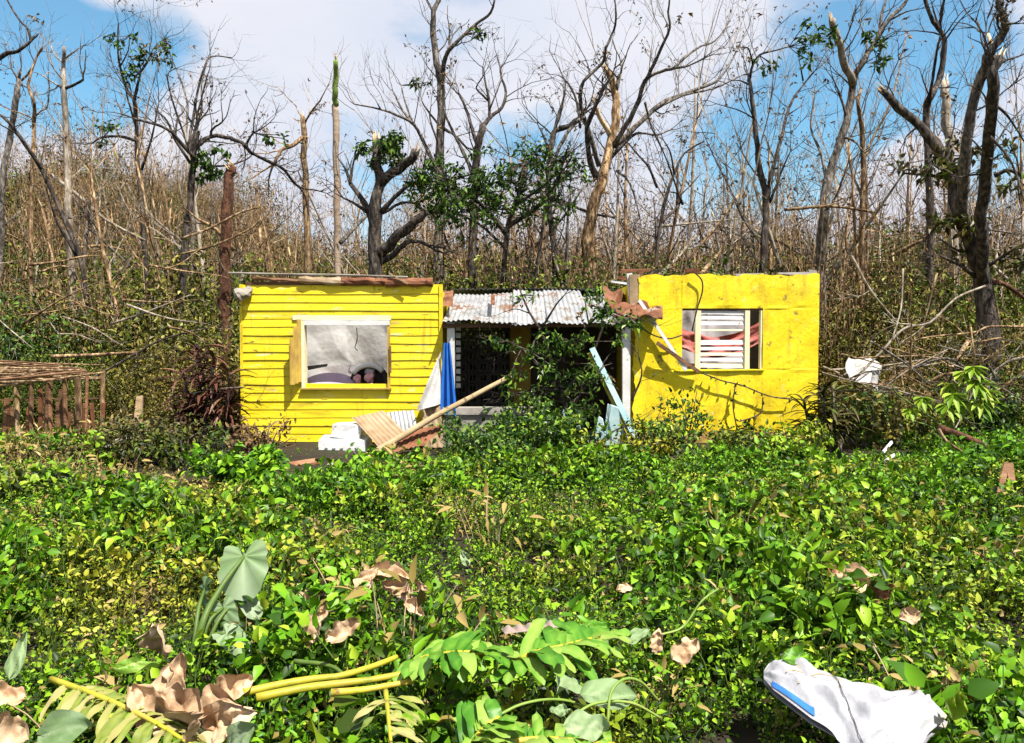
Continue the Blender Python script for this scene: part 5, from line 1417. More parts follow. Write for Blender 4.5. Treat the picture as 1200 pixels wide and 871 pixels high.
def build_branches():
    lab = 'bare broken branch in the tangled heap right of the house'; grp = 'branches heaped right of the house'
    def key(i): return dict(label=lab, group=grp)
    fallen([(998, 300), (1020, 340), (1057, 385)], 12.4, .022, .012, 'bark_pale', 'pale straight branch slanting down behind the bent white metal')
    fallen([(1155, 335), (1120, 350), (1090, 378), (1060, 385), (1035, 410), (1000, 446)], 11.8, .016, .02, 'bark_pale', 'longest pale curving branch crossing the heap right of the house')
    fallen([(1098, 320), (1085, 370), (1075, 400)], 12.2, .016, .010, 'bark_tan', 'thin upright pale twig above the branch heap')
    R_ = [([(1058, 315), (1056, 360), (1045, 400)], .014, .01), ([(1200, 383), (1160, 383), (1140, 390), (1090, 395), (1060, 402)], .02, .012), ([(1134, 400), (1118, 428)], .035, .03), ([(1145, 410), (1157, 440)], .03, .022), ([(1205, 418), (1180, 425), (1155, 445)], .03, .02), ([(1070, 432), (1110, 420), (1142, 440)], .022, .014), ([(1000, 420), (1040, 418), (1075, 417)], .016, .01), ([(1085, 450), (1105, 440), (1130, 436)], .03, .02), ([(1160, 430), (1180, 470), (1200, 485)], .02, .012), ([(965, 430), (1000, 445), (1030, 462)], .018, .01), ([(1020, 400), (1060, 425), (1090, 452)], .018, .01)]
    for (pts, a, b) in R_: fallen(pts, random.uniform(11.4, 12.6), a, b, random.choice(('bark_pale', 'bark_tan', 'bark_grey')), lab, grp, random.uniform(-.4, .4))
    for k in range(34):
        x = random.uniform(970, 1210); y = random.uniform(395, 478); a = random.gauss(.1, .7); ln = random.uniform(25, 75)
        fallen([(x - ln * math.cos(a), y + ln * .6 * math.sin(a)), (x, y + random.uniform(-6, 6)), (x + ln * math.cos(a), y - ln * .6 * math.sin(a))], random.uniform(11.2, 13.5), random.uniform(.010, .024), .006, random.choice(('bark_pale', 'bark_tan', 'bark_tan', 'bark_grey')), lab, grp, random.uniform(-.7, .7), forks=3)
    fallen([(1100, 502), (1130, 512), (1165, 527)], 9.6, .05, .04, 'bark_red', 'reddish brown log lying in the weeds at the right', name='log', forks=0)
    fallen([(1100, 503), (1108, 516), (1128, 530)], 9.5, .022, .014, 'bark_tan', 'thin crooked stick beside the reddish log', forks=0)
    for (a, b, lab2) in (((1179, 543), (1167, 590), 'left prong of the split brown stake at the right edge'), ((1181, 543), (1190, 592), 'right prong of the split brown stake at the right edge')):
        mb = MB(); beam(mb, P(*a, 7.6), P(*b, 7.4), .06, .025, Vector((0, 1, 0)), .8, 0, .01); one(mb, 'split_stake', 'brown_wood', lab2, 'stake')
    for (a, b, lab2) in (((1045, 518), (1035, 530), 'short white stick, upper of two in the weeds right of the house'), ((1048, 533), (1037, 541), 'short white stick, lower of two in the weeds right of the house')):
        mb = MB(); beam(mb, P(*a, 9.4), P(*b, 9.2), .03, .02, Vector((0, 1, 0))); one(mb, 'white_stick', 'white_paint', lab2, 'stick')
    # vines on the right wall
    for (pts, lab2) in (([(822, 437), (845, 446), (870, 452), (900, 464), (926, 468)], 'dark vine creeping across the lower rendered wall'), ([(862, 450), (859, 475), (864, 505)], 'thin vine hanging down the middle of the rendered wall'), ([(894, 466), (892, 483), (880, 490), (866, 494)], 'curled vine at the right of the rendered wall')):
        mb = MB(); pth = smooth_path([P(x, y, 11.9) for x, y in pts], 4); tube(mb, pth, .011, 5)
        n = 14; pa = np.array([tuple(pth[i]) for i in rng.integers(0, len(pth), n)]); leaves(mb, pa, rdirs(n), rdirs(n, .3) - np.array((0, .8, 0)), .07, .04, rng.uniform(0, .6, n), mat=1)
        one(mb, 'vine', [M_['bark_dark'], M_['tree_leaf']], lab2, 'vine')
    for (pts, lab2) in (([(690, 535), (715, 508), (745, 497), (790, 492)], 'dark bent branch lying across the foot of the right porch post'), ([(740, 470), (752, 440), (748, 415)], 'thin dry twig tangle beside the right porch post')):
        fallen(pts, 11.0, .018, .008, 'bark_dark', lab2, forks=4)
    # left side
    fallen([(60, 418), (110, 416), (160, 413)], 13.0, .034, .024, 'bark_tan', 'pale straight fallen trunk behind the pen at the left', name='fallen_tree', forks=0)
    fallen([(100, 448), (150, 420), (190, 398), (245, 384)], 12.6, .022, .012, 'bark_dark', 'long dark branch sloping up from the pen to the house', forks=5)
    fallen([(125, 628), (136, 590), (155, 566), (178, 545)], 7.6, .022, .016, 'bark_tan', 'left of two pale arching stems below the purple plant', forks=0)
    fallen([(133, 628), (140, 596), (158, 576), (182, 558)], 7.7, .018, .012, 'bark_tan', 'right of two pale arching stems below the purple plant', forks=1)
    fallen([(75, 508), (88, 525), (104, 543)], 10.6, .03, .025, 'tan_wood', 'short pale pole leaning in front of the pen', name='short_pole', forks=0)
    fallen([(60, 205), (90, 228), (125, 258), (170, 282)], 20, .055, .03, 'bark_pale', 'pale trunk fallen slantwise across the slope at the far left', name='fallen_tree', forks=0)
    fallen([(212, 280), (245, 268), (280, 250), (302, 243)], 15.2, .026, .018, 'bark_tan', 'upper of two pale sticks crossing the rust-brown stump', forks=0)
    fallen([(212, 298), (250, 288), (290, 270), (308, 256)], 15.0, .022, .016, 'bark_tan', 'lower of two pale sticks crossing the rust-brown stump', forks=1)
    lab = 'pale broken trunk leaning in the thicket behind the house'; grp = 'pale broken trunks leaning in the thicket'
    for k in range(26):
        x = random.uniform(-20, 1220); y = random.uniform(245, 305); a = random.uniform(-.9, .9) + (math.pi / 2 if random.random() < .45 else 0); ln = random.uniform(22, 60); Yb = random.uniform(17.2, 25)
        fallen([(x - ln * math.cos(a), y + ln * math.sin(a)), (x + random.uniform(-6, 6), y + random.uniform(-6, 6)), (x + ln * math.cos(a), y - ln * math.sin(a))], Yb, random.uniform(.03, .06), random.uniform(.012, .03), random.choice(('bark_grey', 'bark_tan', 'bark_pale')), lab, grp, random.uniform(-1, 1), forks=3)
    lab = 'thin bare fallen branch in the scrub left of the house'; grp = 'fallen branches left of the house'
    for k in range(34):
        x = random.uniform(-10, 285); y = random.uniform(300, 410) if k < 22 else random.uniform(400, 530); a = random.gauss(.3, .7); ln = random.uniform(20, 60)
        fallen([(x - ln * math.cos(a), y + ln * .7 * math.sin(a)), (x, y + random.uniform(-5, 5)), (x + ln * math.cos(a), y - ln * .7 * math.sin(a))], random.uniform(12.2, 16.5) if k < 22 else random.uniform(11.2, 12.4), random.uniform(.010, .026), .006, random.choice(('bark_pale', 'bark_tan', 'bark_tan')), lab, grp, random.uniform(-.7, .7), forks=2)
build_branches()

def build_pen():
    root = thing('animal_pen', 'ramshackle brown pen with stick roof and wooden slats at the left edge', 'pen', (X(50, 11), 11, 0))
    Yp = 11.0
    for (px, y0, y1, w, m) in ((-30, 440, 515, 9, 'brown_wood'), (21, 445, 500, 6, 'bark_tan'), (36, 445, 505, 5, 'brown_wood'), (52, 444, 512, 5, 'brown_wood'), (80, 436, 512, 5, 'brown_wood'), (90, 436, 514, 7, 'bark_tan'), (99, 436, 512, 4, 'brown_wood'), (121, 432, 500, 5, 'bark_tan'), (60, 444, 512, 5, 'brown_wood')):
        mb = MB(); a = P(px, y1, Yp); a.z = Hf(a.x, Yp) - .15
        b = P(px + random.uniform(-5, 5), y0 + random.uniform(-2, 6), Yp + random.uniform(-.15, .15))
        tube(mb, [a, (a + b) / 2 + rv(.02), b], [w * .5 / FPX * Yp] * 3, 7, random.random(), 0, rough=.1); mb.build('post', M_[m], root)
    for k in range(26):
        mb = MB(); px = -40 + k * 6.3 + random.uniform(-1.5, 1.5)
        a = P(px, 514, Yp + .05); a.z = Hf(a.x, Yp) - .05; b = P(px + random.uniform(-5, 5), random.uniform(452, 492), Yp + .05)
        beam(mb, a, b, random.uniform(.045, .075), .015, Vector((0, 1, 0)), random.random(), 0, .006); mb.build('slat', M_[random.choice(('brown_wood', 'brown_wood', 'rust'))], root)
    for (y, dy) in ((470, .08), (500, .08)):
        mb = MB(); beam(mb, P(-45, y, Yp + dy), P(116, y - 3, Yp + dy), .02, .04, Vector((0, 1, 0)), .3); mb.build('rail', M_['brown_wood'], root)
    for k in range(30):
        t = k / 29
        mb = MB(); Yk = Yp - .35 + 1.5 * t
        a = P(-50, 452 - 28 * t + random.uniform(-6, 6), Yk); b = P(random.uniform(60, 126), 441 - 10 * t + random.uniform(-6, 6), Yk + random.uniform(-.4, .4))
        tube(mb, smooth_path([a, (a + b) / 2 + rv(.03), b], 3), np.linspace(random.uniform(.016, .03), .012, 7), 6, random.random(), 0, rough=.1); mb.build('roof_stick', M_[random.choice(('bark_tan', 'brown_wood', 'bark_tan'))], root)
    for (a, b, Y, lab) in (((107, 528), (152, 512), 10.2, 'weathered grey plank, upper of two lying before the pen'), ((110, 540), (150, 526), 10.0, 'weathered grey plank, lower of two lying before the pen')):
        mb = MB(); beam(mb, P(*a, Y), P(*b, Y + .3), .12, .05, tint=.8, jit=.01); one(mb, 'weathered_plank', 'grey_wood', lab, 'plank')
    mb = MB(); beam(mb, P(162, 495, 11.4), P(165, 465, 11.5), .09, .05, Vector((0, 1, 0)), .9, 0, .02); one(mb, 'broken_stump', 'tan_wood', 'small splintered tan stump between the pen and purple plant', 'stump')
    bush('small bright leaved sapling beside the weathered planks', 124, 545, 9.8, .22, .5, 90, .14, .09, 'lime_leaf', 4, cat='plant', name='young_plant')
build_pen()

# ------------------------------------------------------------------ foreground: leaves, fronds, sack
def blade(mb, o, d, n, L, W, prof, bend=.4, fold=.2, rip=.02, nu=12, nv=6, tint=.5, seed=0, lobes=0, crisp=False):
    rs = random.Random(seed)
    K = [(rs.uniform(3, 14), rs.uniform(2, 9), rs.uniform(0, 6.28)) for _ in range(6)]
    d = Vector(d).normalized(); n = Vector(n); s = d.cross(n).normalized(); n = s.cross(d)
    pts = []
    p = Vector(o); dd = d.copy()
    axis = [(p.copy(), dd.copy())]
    for i in range(nu):
        dd = (dd - n * (bend / nu)).normalized(); p = p + dd * (L / nu); axis.append((p.copy(), dd.copy()))
    V = []; T = []
    for i, (p, dd) in enumerate(axis):
        t = i / nu; nn = s.cross(dd)
        for j in range(nv + 1):
            v = j / nv * 2 - 1
            w = W * .5 * prof(t) * (1 + (.28 * math.sin(t * lobes * 6.28 + abs(v)) * abs(v) if lobes else 0))
            h = fold * abs(v) ** 1.3 * W * .5 + rip * sum((1 - 2 * abs(math.sin(.5 * (a * t + b * v + c)))) if crisp else math.sin(a * t + b * v + c) for a, b, c in K) * .5
            V.append(tuple(p + s * (v * w) + nn * h)); T.append(tint + .18 * math.sin(9 * t + 4 * v) * .5 + (.3 if abs(v) < .05 else 0) + .12 * (math.sin(26 * (t - .35 * abs(v))) > .6))
    F = [(i * (nv + 1) + j, (i + 1) * (nv + 1) + j, (i + 1) * (nv + 1) + j + 1, i * (nv + 1) + j + 1) for i in range(nu) for j in range(nv)]
    mb.add(V, F, np.clip(T, 0.02, .98))

def crumple(mb, o, d, n, L, W, curl=.6, tint=.5, seed=0):
    """dry leaf: jagged outline, sharp random creases, curled in on itself"""
    rs = random.Random(seed)
    d = Vector(d).normalized(); n = Vector(n); s = d.cross(n).normalized(); n = s.cross(d)
    NU, NV = 9, 6
    V = []; T = []
    side = [rs.uniform(.65, 1.15) for _ in range(2 * (NU + 1))]
    bend = rs.uniform(-.5, .9) * curl
    for i in range(NU + 1):
        t = i / NU
        for j in range(NV + 1):
            v = j / NV * 2 - 1
            w = W * .5 * (oval(t) * .9 + .1) * side[i * 2 + (v > 0)]
            a = v * curl * 1.3
            x = math.sin(a) / max(.3, curl * 1.3) * w; h = (1 - math.cos(a)) / max(.3, curl * 1.3) * w * 1.4
            h += rs.uniform(-.15, .15) * W + .10 * W * (-1) ** (i + j) * (rs.random() < .4)
            h -= bend * L * (t - .5) ** 2
            p = Vector(o) + d * (L * (t + rs.uniform(-.03, .03))) + s * (x + rs.uniform(-.03, .03) * W) + n * h
            V.append(tuple(p)); T.append(min(.98, max(.02, tint + rs.uniform(-.3, .3) + (.25 if j == NV // 2 else 0))))
    F = []
    for i in range(NU):
        for j in range(NV):
            if (j in (0, NV - 1)) and rs.random() < .14: continue
            a, b, c, e = i * (NV + 1) + j, (i + 1) * (NV + 1) + j, (i + 1) * (NV + 1) + j + 1, i * (NV + 1) + j + 1
            F += [(a, b, c), (a, c, e)] if rs.random() < .5 else [(a, b, e), (b, c, e)]
    mb.add(V, F, T)

def oval(t): return max(.02, math.sin(math.pi * min(1, max(0, t)) ** .8)) ** .75
def lance(t): return max(.02, math.sin(math.pi * t ** .6) ** .9)

def heart(mb, o, d, n, L, bend=.35, rip=.012, tint=.5, wid=.85):
    """elephant-ear blade: polar grid round the stalk point"""
    d = Vector(d).normalized(); s = d.cross(Vector(n)).normalized(); n = s.cross(d)
    NR, NT = 6, 36
    V = [tuple(o)]; T = [tint + .25]
    for r in range(1, NR + 1):
        q = r / NR
        for k in range(NT):
            a = k / NT * 2 * math.pi - math.pi
            R0 = L * (.42 + .34 * math.cos(a) ** 2 * (1 if abs(a) < 1.57 else .25) + .24 * max(0, math.cos(a)) ** 6)
            if abs(a) > 2.5: R0 *= max(.18, 1 - (abs(a) - 2.5) / .55)
            x = math.cos(a) * R0 * q; y = math.sin(a) * R0 * q * wid
            z = -bend * (x / L) ** 2 * L * .7 - .35 * bend * (y / L) ** 2 * L + rip * math.sin(a * 9) * q + .10 * abs(y) 
            V.append(tuple(Vector(o) + d * x + s * y + n * z)); T.append(tint + .22 * (math.cos(a * 9) > .75) + .1 * math.cos(a * 3))
    base = mb.n
    F3 = [(0, 1 + k, 1 + (k + 1) % NT) for k in range(NT)]
    F4 = [(1 + (r - 1) * NT + k, 1 + r * NT + k, 1 + r * NT + (k + 1) % NT, 1 + (r - 1) * NT + (k + 1) % NT) for r in range(1, NR) for k in range(NT)]
    mb.add(V, F3, np.clip(T, .02, .98)); mb.f4.append(np.array(F4) + base); mb.m4.append(np.zeros(len(F4), int))

def frond(label, pts, zs, n, SL, SW, leafm, stalkm, r0=.014, group=None, both=True, sidebias=(1, 1), droop=1.2, t0=.12, name='banana_frond', up=.35):
    P3 = [G(x, y, z) for (x, y), z in zip(pts, zs)]
    SL *= .85 if name == 'banana_frond' else .7; SW *= .95 if name == 'banana_frond' else .75
    if name == 'banana_frond': n = int(n * 1.5)
    root = thing(name, label, 'frond', (P3[0].x, P3[0].y, 0))
    pth = smooth_path(P3, 5)
    m = MB(); tube(m, pth, np.linspace(r0, r0 * .45, len(pth)), 7, .6); m.build('midrib', M_[stalkm], root, True)
    for k in range(n):
        t = t0 + (1 - t0) * (k + random.uniform(-.3, .3)) / n
        t = min(max(t, 0), .98); i = int(t * (len(pth) - 1)); p = pth[i].lerp(pth[i + 1], t * (len(pth) - 1) - i)
        ax = (pth[i + 1] - pth[i]).normalized(); side = ax.cross(Vector((0, 0, 1))).normalized()
        for sgn, bias in ((1, sidebias[0]), (-1, sidebias[1])):
            if random.random() > bias: continue
            m = MB(); L = SL * random.uniform(.7, 1.1) * (1 - .5 * max(0, t - .6) / .4)
            d = side * sgn + ax * random.uniform(.2, .7) + Vector((0, 0, random.uniform(.1, up + .3)))
            blade(m, p, d, Vector((0, 0, 1)), L, SW * random.uniform(.8, 1.2), lambda q: max(.12, (1 - q ** 9) * (.8 + .2 * min(1, 6 * q))), droop * random.uniform(.6, 1.3), .1, .006, 8, 2, random.uniform(.1, .95), k)
            m.build('leaflet', M_[leafm], root, True)
    c = (P3[0] + P3[-1]) / 2
    footprint(c, max(.15, abs(P3[-1].x - P3[0].x) * .5), max(.12, abs(P3[-1].y - P3[0].y) * .5 + SL * .2), .72)
    return root

def build_foreground():
    # elephant-ear plant
    b = G(222, 790, .1)
    root = thing('elephant_ear_plant', 'elephant ear plant with one large pale green leaf at the left', 'plant', (b.x, b.y, 0))
    Ye = b.y
    tip = P(286, 652, Ye + .35)
    m = MB(); pth = smooth_path([Vector((b.x, b.y, 0)), P(236, 735, Ye + .05), P(258, 690, Ye + .2), tip], 5); tube(m, pth, np.linspace(.02, .009, len(pth)), 8, .5); m.build('stem', M_['green_stem'], root, True)
    m = MB(); heart(m, tip, (.12, -.55, -.62), (-.12, -.75, .6), .215, .3, .014, .6, 1.3); m.build('leaf_blade', M_['ear_leaf'], root, True)
    for (px, py, dy, d, n, L, ti) in ((262, 712, .2, (.35, -.3, -.8), (.5, -.8, .3), .15, .2), (286, 700, .3, (.6, -.4, -.4), (.1, -.5, .8), .13, .8), (240, 690, .3, (-.1, -.2, -.9), (-.8, -.6, .2), .16, .05), (265, 742, .0, (.7, -.5, -.2), (0, -.5, .8), .15, .7)):
        q = P(px, py, Ye + dy)
        m = MB(); pth = smooth_path([Vector((b.x, b.y, 0)), (Vector((b.x, b.y, .1)) + q) / 2 + Vector((0, 0, .06)), q], 4); tube(m, pth, np.linspace(.014, .006, len(pth)), 6, .5); m.build('stem', M_['green_stem'], root, True)
        m = MB(); heart(m, q, d, n, L, .5, .01, ti); m.build('leaf_blade', M_['ear_leaf'], root, True)
    # big dried leaves
    DL = [(188, 752, .40, .30, (.1, -.4, .6), (0, -.8, .5), 'upright curled tan dead leaf left of the elephant ear stem'),
          (205, 800, .34, .24, (.1, .3, .75), (.2, -.9, .3), 'narrow tan dead leaf standing below the curled one'),
          (215, 832, .42, .42, (-.7, .1, .3), (.2, -.6, .8), 'wide pinkish tan dead leaf at the lower left'),
          (240, 835, .46, .42, (.8, .1, .12), (-.1, -.6, .8), 'largest pinkish tan dead leaf right of the wide one'),
          (268, 812, .30, .26, (.7, .4, .3), (.3, -.8, .6), 'folded tan dead leaf at the end of the yellow stalks'),
          (432, 688, .34, .26, (.2, .3, .6), (-.6, -.8, .2), 'dark hollow dead leaf left in the middle cluster'),
          (448, 672, .52, .30, (.95, -.1, -.02), (.05, -.7, .7), 'long pale tan dead leaf on top of the middle cluster'),
          (490, 690, .22, .20, (.3, -.4, .2), (.3, -.8, .5), 'small pale dead leaf at the right end of the middle cluster'),
          (484, 712, .22, .20, (.4, -.2, -.2), (0, -.8, .6), 'small brown dead leaf below the middle cluster'),
          (388, 712, .30, .20, (.9, .2, .1), (0, -.8, .6), 'flat tan dead leaf left below the middle cluster'),
          (372, 738, .28, .20, (.3, .2, .7), (-.5, -.8, .3), 'rolled tan dead leaf in the lower left of the middle cluster'),
          (398, 742, .30, .24, (.6, .2, .3), (.2, -.8, .5), 'crumpled brown dead leaf right of the rolled one'),
          (360, 698, .26, .14, (.8, .1, .0), (0, -.7, .7), 'thin reddish dead leaf left of the flat tan leaf'),
          (8, 815, .30, .22, (-.9, 0, .1), (0, -.7, .7), 'tan dead leaf at the left edge'),
          (5, 862, .34, .28, (-.6, -.3, .3), (.3, -.8, .5), 'reddish tan dead leaf in the bottom left corner'),
          (730, 690, .16, .12, (.6, 0, .1), (0, -.7, .7), 'small orange dead leaf in the middle of the weeds'),
          (800, 765, .26, .2, (.5, .2, .3), (-.2, -.8, .5), 'tan dead leaf right of the banana fronds'),
          (770, 755, .20, .12, (.1, .1, .8), (-.2, -.8, .5), 'yellowish upright dead leaf right of the banana fronds')]
    DL += [(178, 838, .40, .30, (-.5, .2, .5), (.4, -.8, .4), 'small crumpled dead leaf left of the wide pinkish one'), (262, 846, .40, .32, (.6, -.2, .3), (.2, -.8, .5), 'crumpled dead leaf at the right of the lower left cluster'),
           (228, 856, .44, .34, (.2, -.4, .4), (-.2, -.8, .5), 'lowest crumpled dead leaf of the lower left cluster'), (196, 820, .36, .26, (-.2, .3, .8), (-.3, -.9, .2), 'pointed dead leaf standing in the lower left cluster'),
           (462, 690, .40, .24, (.5, .2, -.3), (.1, -.8, .5), 'brown dead leaf under the long pale one in the middle cluster'), (640, 772, .3, .2, (.4, .3, .3), (.2, -.8, .5), 'tan dead leaf caught between the two banana fronds')]
    for k, (px, py, L, W, d, n, lab) in enumerate(DL):
        c = G(px, py, .36); L *= .46 if W < .4 else .36; W *= .46 if W < .4 else .34
        m = MB(); o = c - Vector(d).normalized() * (L * .45)
        o.z = max(o.z, .2)
        crumple(m, o, d, n, L * 1.12, W * 1.25, random.uniform(.5, 1.3), random.uniform(.3, .8), k)
        dl = one(m, 'dead_leaf', 'dry_leaf', lab, 'dead leaf', smooth=True)
        sm = dl.modifiers.new('soft', 'SUBSURF'); sm.levels = 1; sm.render_levels = 1
        footprint(c, L * .55, L * .5, .62)
    # yellow banana stalks
    for (pts, lab, r) in (([(285, 812), (330, 802), (366, 796), (400, 792), (440, 780), (465, 770)], 'upper yellow banana stalk lying in the weeds', .015), ([(300, 818), (360, 806), (410, 800), (440, 796), (482, 788)], 'middle yellow banana stalk, longest of three', .016), ([(388, 812), (430, 808), (485, 798)], 'lower yellow banana stalk, shortest of three', .014), ([(345, 775), (385, 780), (405, 792)], 'thin green stalk crossing behind the yellow stalks', .010)):
        m = MB(); pth = smooth_path([G(x, y, .36) for x, y in pts], 5); tube(m, pth, np.linspace(r, r * .7, len(pth)), 9, random.random(), 0, rough=.05); one(m, 'banana_stalk', 'stalk_yellow' if r > .012 else 'green_stem', lab, 'stalk', smooth=True)
        footprint((pth[0] + pth[-1]) / 2, abs(pth[-1].x - pth[0].x) * .55, .18, .6)
    frond('torn green banana frond right of the yellow stalks', [(470, 782), (510, 768), (560, 765), (590, 770)], (.33, .42, .44, .36), 11, .24, .055, 'banana_leaf', 'stalk_yellow', up=.9)
    frond('torn green banana frond in the middle behind the pale leaves', [(585, 790), (620, 768), (665, 756), (720, 742)], (.33, .42, .44, .38), 11, .26, .06, 'banana_leaf', 'stalk_yellow', up=.6)
    frond('pale striped banana frond at the bottom centre', [(500, 905), (560, 880), (630, 866), (720, 872)], (.30, .36, .38, .32), 15, .22, .04, 'banana_leaf', 'stalk_yellow', up=.5)
    frond('yellowish palm frond at the bottom left', [(60, 796), (120, 818), (180, 846), (250, 890)], (.34, .38, .38, .34), 20, .26, .035, 'frond_leaf', 'stalk_yellow', .012, name='palm_frond', up=.1, droop=1.6)
    frond('narrow leaved frond on an upright yellow midrib at the bottom', [(452, 810), (455, 840), (460, 890)], (.36, .37, .34), 13, .22, .022, 'frond_leaf', 'stalk_yellow', .010, sidebias=(.5, 1), name='palm_frond', up=.1)
    frond('dark green banana frond at the bottom right of centre', [(540, 905), (560, 862), (585, 840)], (.28, .38, .42), 8, .2, .05, 'banana_leaf', 'stalk_yellow', up=.8)
    # pale leaf pieces
    for k, (px, py, L, W, d, n, mt, lab) in enumerate(((668, 800, .26, .18, (.5, .5, .1), (-.1, -.6, .8), 'pale_leaf', 'broad grey-green leaf piece beside the middle frond'), (712, 812, .36, .20, (.95, .1, .05), (.05, -.6, .8), 'pale_leaf', 'long pale leaf piece right of the broad one'), (684, 852, .24, .16, (.9, -.1, .1), (0, -.6, .8), 'pale_leaf', 'rounded pale leaf near the bottom edge'), (655, 832, .12, .06, (.8, 0, .1), (0, -.6, .8), 'pale_leaf', 'small whitish leaf scrap above the rounded leaf'), (545, 575 + 80, .16, .09, (-.3, 0, .9), (.3, -.9, .2), 'pale_leaf', 'small upright pale leaf right of the middle cluster'), (160, 778, .28, .07, (.9, .3, .2), (0, -.6, .8), 'banana_leaf', 'rolled bright green leaf left of the elephant ear'), (1120, 828, .18, .12, (.1, -.3, .8), (.1, -.8, .4), 'lime_leaf', 'single bright lime leaf right of the white sack'), (935, 770, .2, .13, (-.8, -.2, .1), (0, -.6, .8), 'weed_leaf_fresh', 'broad green leaf just above the white sack'), (690, 735, .3, .12, (.9, .1, .2), (0, -.6, .8), 'banana_leaf', 'long green leaf behind the egg tray'), (745, 745, .2, .1, (.7, .1, .4), (0, -.6, .8), 'pale_leaf', 'pale folded leaf right of the middle frond'), (20, 770, .3, .1, (.2, .2, .8), (.4, -.8, .2), 'pale_leaf', 'upright grey-green leaf at the left edge'), (70, 855, .3, .2, (.7, -.2, .3), (0, -.7, .6), 'ear_leaf', 'drooping grey-green leaf under the yellowish frond'), (280, 862, .2, .14, (.4, -.3, .4), (0, -.8, .5), 'ear_leaf', 'grey-green leaf at the bottom below the dead leaves'))):
        L *= .6; W *= .6
        m = MB(); c = G(px, py, .38); blade(m, c - Vector(d).normalized() * L * .45, d, n, L, W, oval if W / L > .35 else lance, random.uniform(.2, .8), random.uniform(.1, .4), .012, 14, 8, random.uniform(.3, .8), 50 + k)
        one(m, 'large_leaf', mt, lab, 'leaf', smooth=True); footprint(c, L * .5, L * .45, .7)
    # vine hoops
    for (pts, lab) in (([(585, 838), (610, 826), (640, 820), (668, 822), (690, 832)], 'pale green vine arching over the bottom weeds, left of two'), ([(672, 838), (700, 824), (740, 824), (775, 842)], 'pale green vine arching over the bottom weeds, right of two'), ([(712, 848), (716, 812), (732, 796), (752, 800), (772, 822)], 'tall pale green vine loop right of the pale leaves'), ([(770, 745), (800, 735), (822, 705), (842, 690)], 'pale vine rising at the right of the banana fronds')):
        m = MB(); zs = [.36 + .10 * math.sin(math.pi * i / (len(pts) - 1)) for i in range(len(pts))]
        Yv = G(*pts[0], .36).y
        pth = smooth_path([P(x, y, Yv + .05 * i) for i, (x, y) in enumerate(pts)], 5); tube(m, pth, .005, 6, .7); one(m, 'vine', 'palm_green', lab, 'vine', smooth=True)
    # egg tray
    o = G(592, 743, .33); ax = G(655, 738, .33) - o
    m = MB(); ay = Vector((-.02, .06, .0))
    def fn(u, v): return o + ax * u + ay * v + Vector((0, 0, .024 * abs(math.sin(u * 5 * 3.1416)) * math.sin(v * 3.1416) + .01 * u))
    grid_mesh(m, fn, 40, 24, .5); one(m, 'egg_tray', 'clay_pale', 'pinkish white moulded egg tray lying among banana fronds', 'egg tray', smooth=True); footprint(o + ax * .5, .25, .2, .5)
    # reddish brown curled bark pieces
    for k, (px, py, L, W, d, n, mt, lab) in enumerate(((1002, 674, .32, .12, (.95, .1, 0), (0, -.5, .85), 'dry_leaf', 'flat pinkish piece of bark, topmost of the brown debris at right'), (1008, 686, .26, .12, (.9, -.1, -.1), (.1, -.8, .5), 'dry_leaf', 'tan piece of bark in the middle of the brown debris'), (1032, 692, .16, .14, (.5, -.2, .3), (.1, -.9, .4), 'clay_brown', 'rounded reddish piece at the right of the brown debris'), (976, 670, .14, .10, (-.7, 0, .5), (.5, -.7, .4), 'clay_brown', 'small dark red scrap at the left of the brown debris'), (1066, 722, .12, .10, (.7, 0, .2), (0, -.8, .5), 'dry_leaf', 'small tan scrap below the brown debris'), (974, 650, .10, .06, (.7, 0, .2), (0, -.8, .5), 'dry_leaf', 'tiny pale scrap above the brown debris'))):
        L *= .85; W *= .85
        m = MB(); c = G(px, py, .36); crumple(m, c - Vector(d).normalized() * L * .5, d, n, L, W * 1.1, .7, random.uniform(.3, .9), 80 + k); sm = one(m, 'bark_scrap', mt, lab, 'bark', smooth=True).modifiers.new('soft', 'SUBSURF'); sm.levels = 2; sm.render_levels = 2; footprint(c, L * .6, .3, .5)
    # white sack
    U = [(895, 790, 798), (905, 783, 812), (925, 781, 828), (948, 787, 846), (975, 799, 860), (1000, 808, 884), (1025, 815, 896), (1050, 819, 896), (1075, 822, 888), (1092, 834, 862), (1108, 843, 849)]
    ux = np.array([q[0] for q in U]); ua = np.array([q[1] for q in U]); ub = np.array([q[2] for q in U])
    tt = np.linspace(0, 1, len(U))
    def outl(u, v):
        x = np.interp(u, tt, ux); return x + 6 * (v - .5) * math.sin(u * 5), np.interp(u, tt, ua) * (1 - v) + np.interp(u, tt, ub) * v
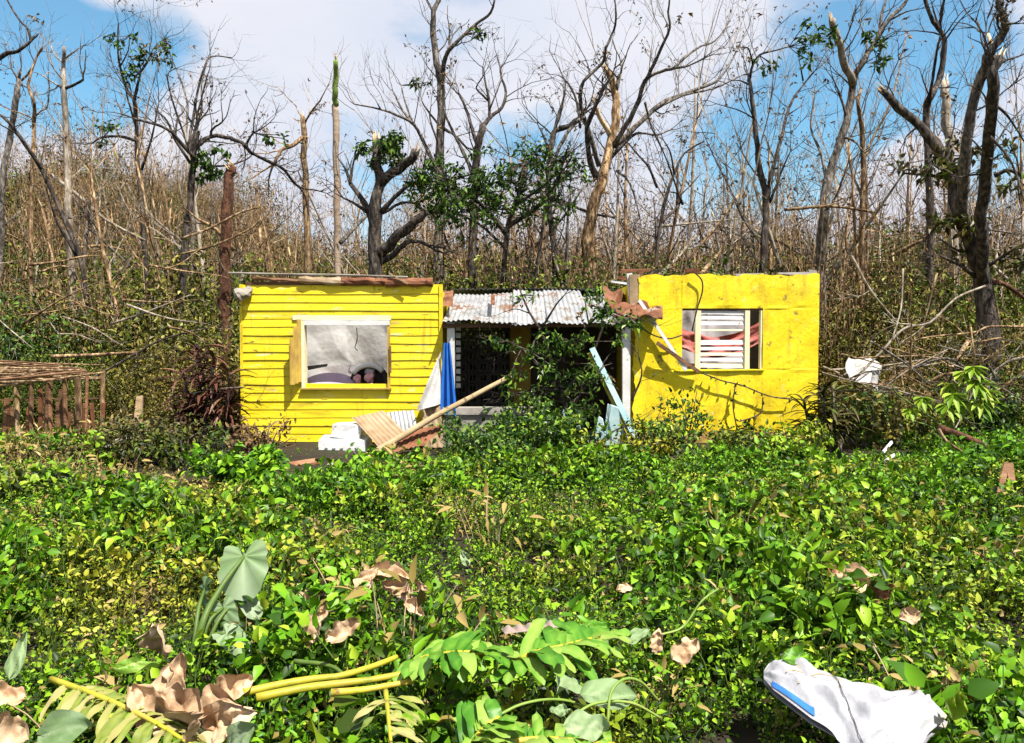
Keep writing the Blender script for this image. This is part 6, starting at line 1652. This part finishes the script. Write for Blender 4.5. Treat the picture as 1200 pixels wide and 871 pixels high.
    def sk(u, v, off=0):
        x, y = outl(u, v); p = G(x, y, .30)
        e = min(1, (1 - v) * 1.9 + .02) * min(1, v * 7) ** .5 * min(1, 7 * u + .12) * min(1, 7 * (1 - u) + .12)
        wr = .7 * (1 - 2 * abs(math.sin(u * 9 + v * 4))) * math.sin(v * 6 + u * 4) + .45 * (1 - 2 * abs(math.sin(u * 17 - v * 7))) + .5 * (1 - 2 * abs(math.sin(u * 4 + v * 9)))
        p.z += .01 + e * (.05 + .022 * wr * (.5 + u) + .012 * math.sin(v * 23 + u * 11) * math.sin(u * 27)) - .05 * math.exp(-((u - .47) / .06) ** 2) * (v > .5) * (v - .5) * 2
        p += Vector((0, 0, off)); return p
    root = thing('white_sack', 'empty white woven sack with blue stripe lying at lower right', 'sack', tuple(G(1000, 840, .30)))
    m = MB(); grid_mesh(m, sk, 64, 28)
    def bot(u, v):
        p = sk(u, v); q = G(*outl(u, v), .30); q.z = .29 - .01 * math.sin(v * 3.14); return q
    grid_mesh(m, lambda u, v: bot(u, 1 - v), 64, 28)
    m.build('bag', M_['sack_white'], root, True)
    m = MB(); grid_mesh(m, lambda u, v: sk(.085 + .23 * u, .84 + .12 * v, .005), 20, 4); m.build('stripe', M_['sack_blue'], root, True)
    m = MB(); pth = [sk(.40 + .14 * t, .06 + .8 * t, .004) for t in np.linspace(0, 1, 14)]; tube(m, pth, .0013, 5); m.build('seam', M_['cable'], root)
    for (u, v, s) in ((.22, .45, .05), (.27, .62, .04), (.33, .3, .03), (.42, .55, .03)):
        pass
    c = G(960, 820, .3); footprint(c, .26, .13, .6); c = G(1050, 850, .3); footprint(c, .26, .13, .6)
    for k, (u, v) in enumerate(((.18, .5), (.24, .66), (.31, .45))):
        p = sk(u, v, .006); m = MB(); tube(m, [p, p + Vector((.03, .005, .006)), p + Vector((.06 + .01 * k, -.012, .003))], [.003, .003, .001], 4); one(m, 'grass_bit', 'straw', ('dry grass bit, leftmost on the white sack', 'dry grass bit, lowest on the white sack', 'dry grass bit, rightmost on the white sack')[k], 'grass bit')
build_foreground()
build_cover()
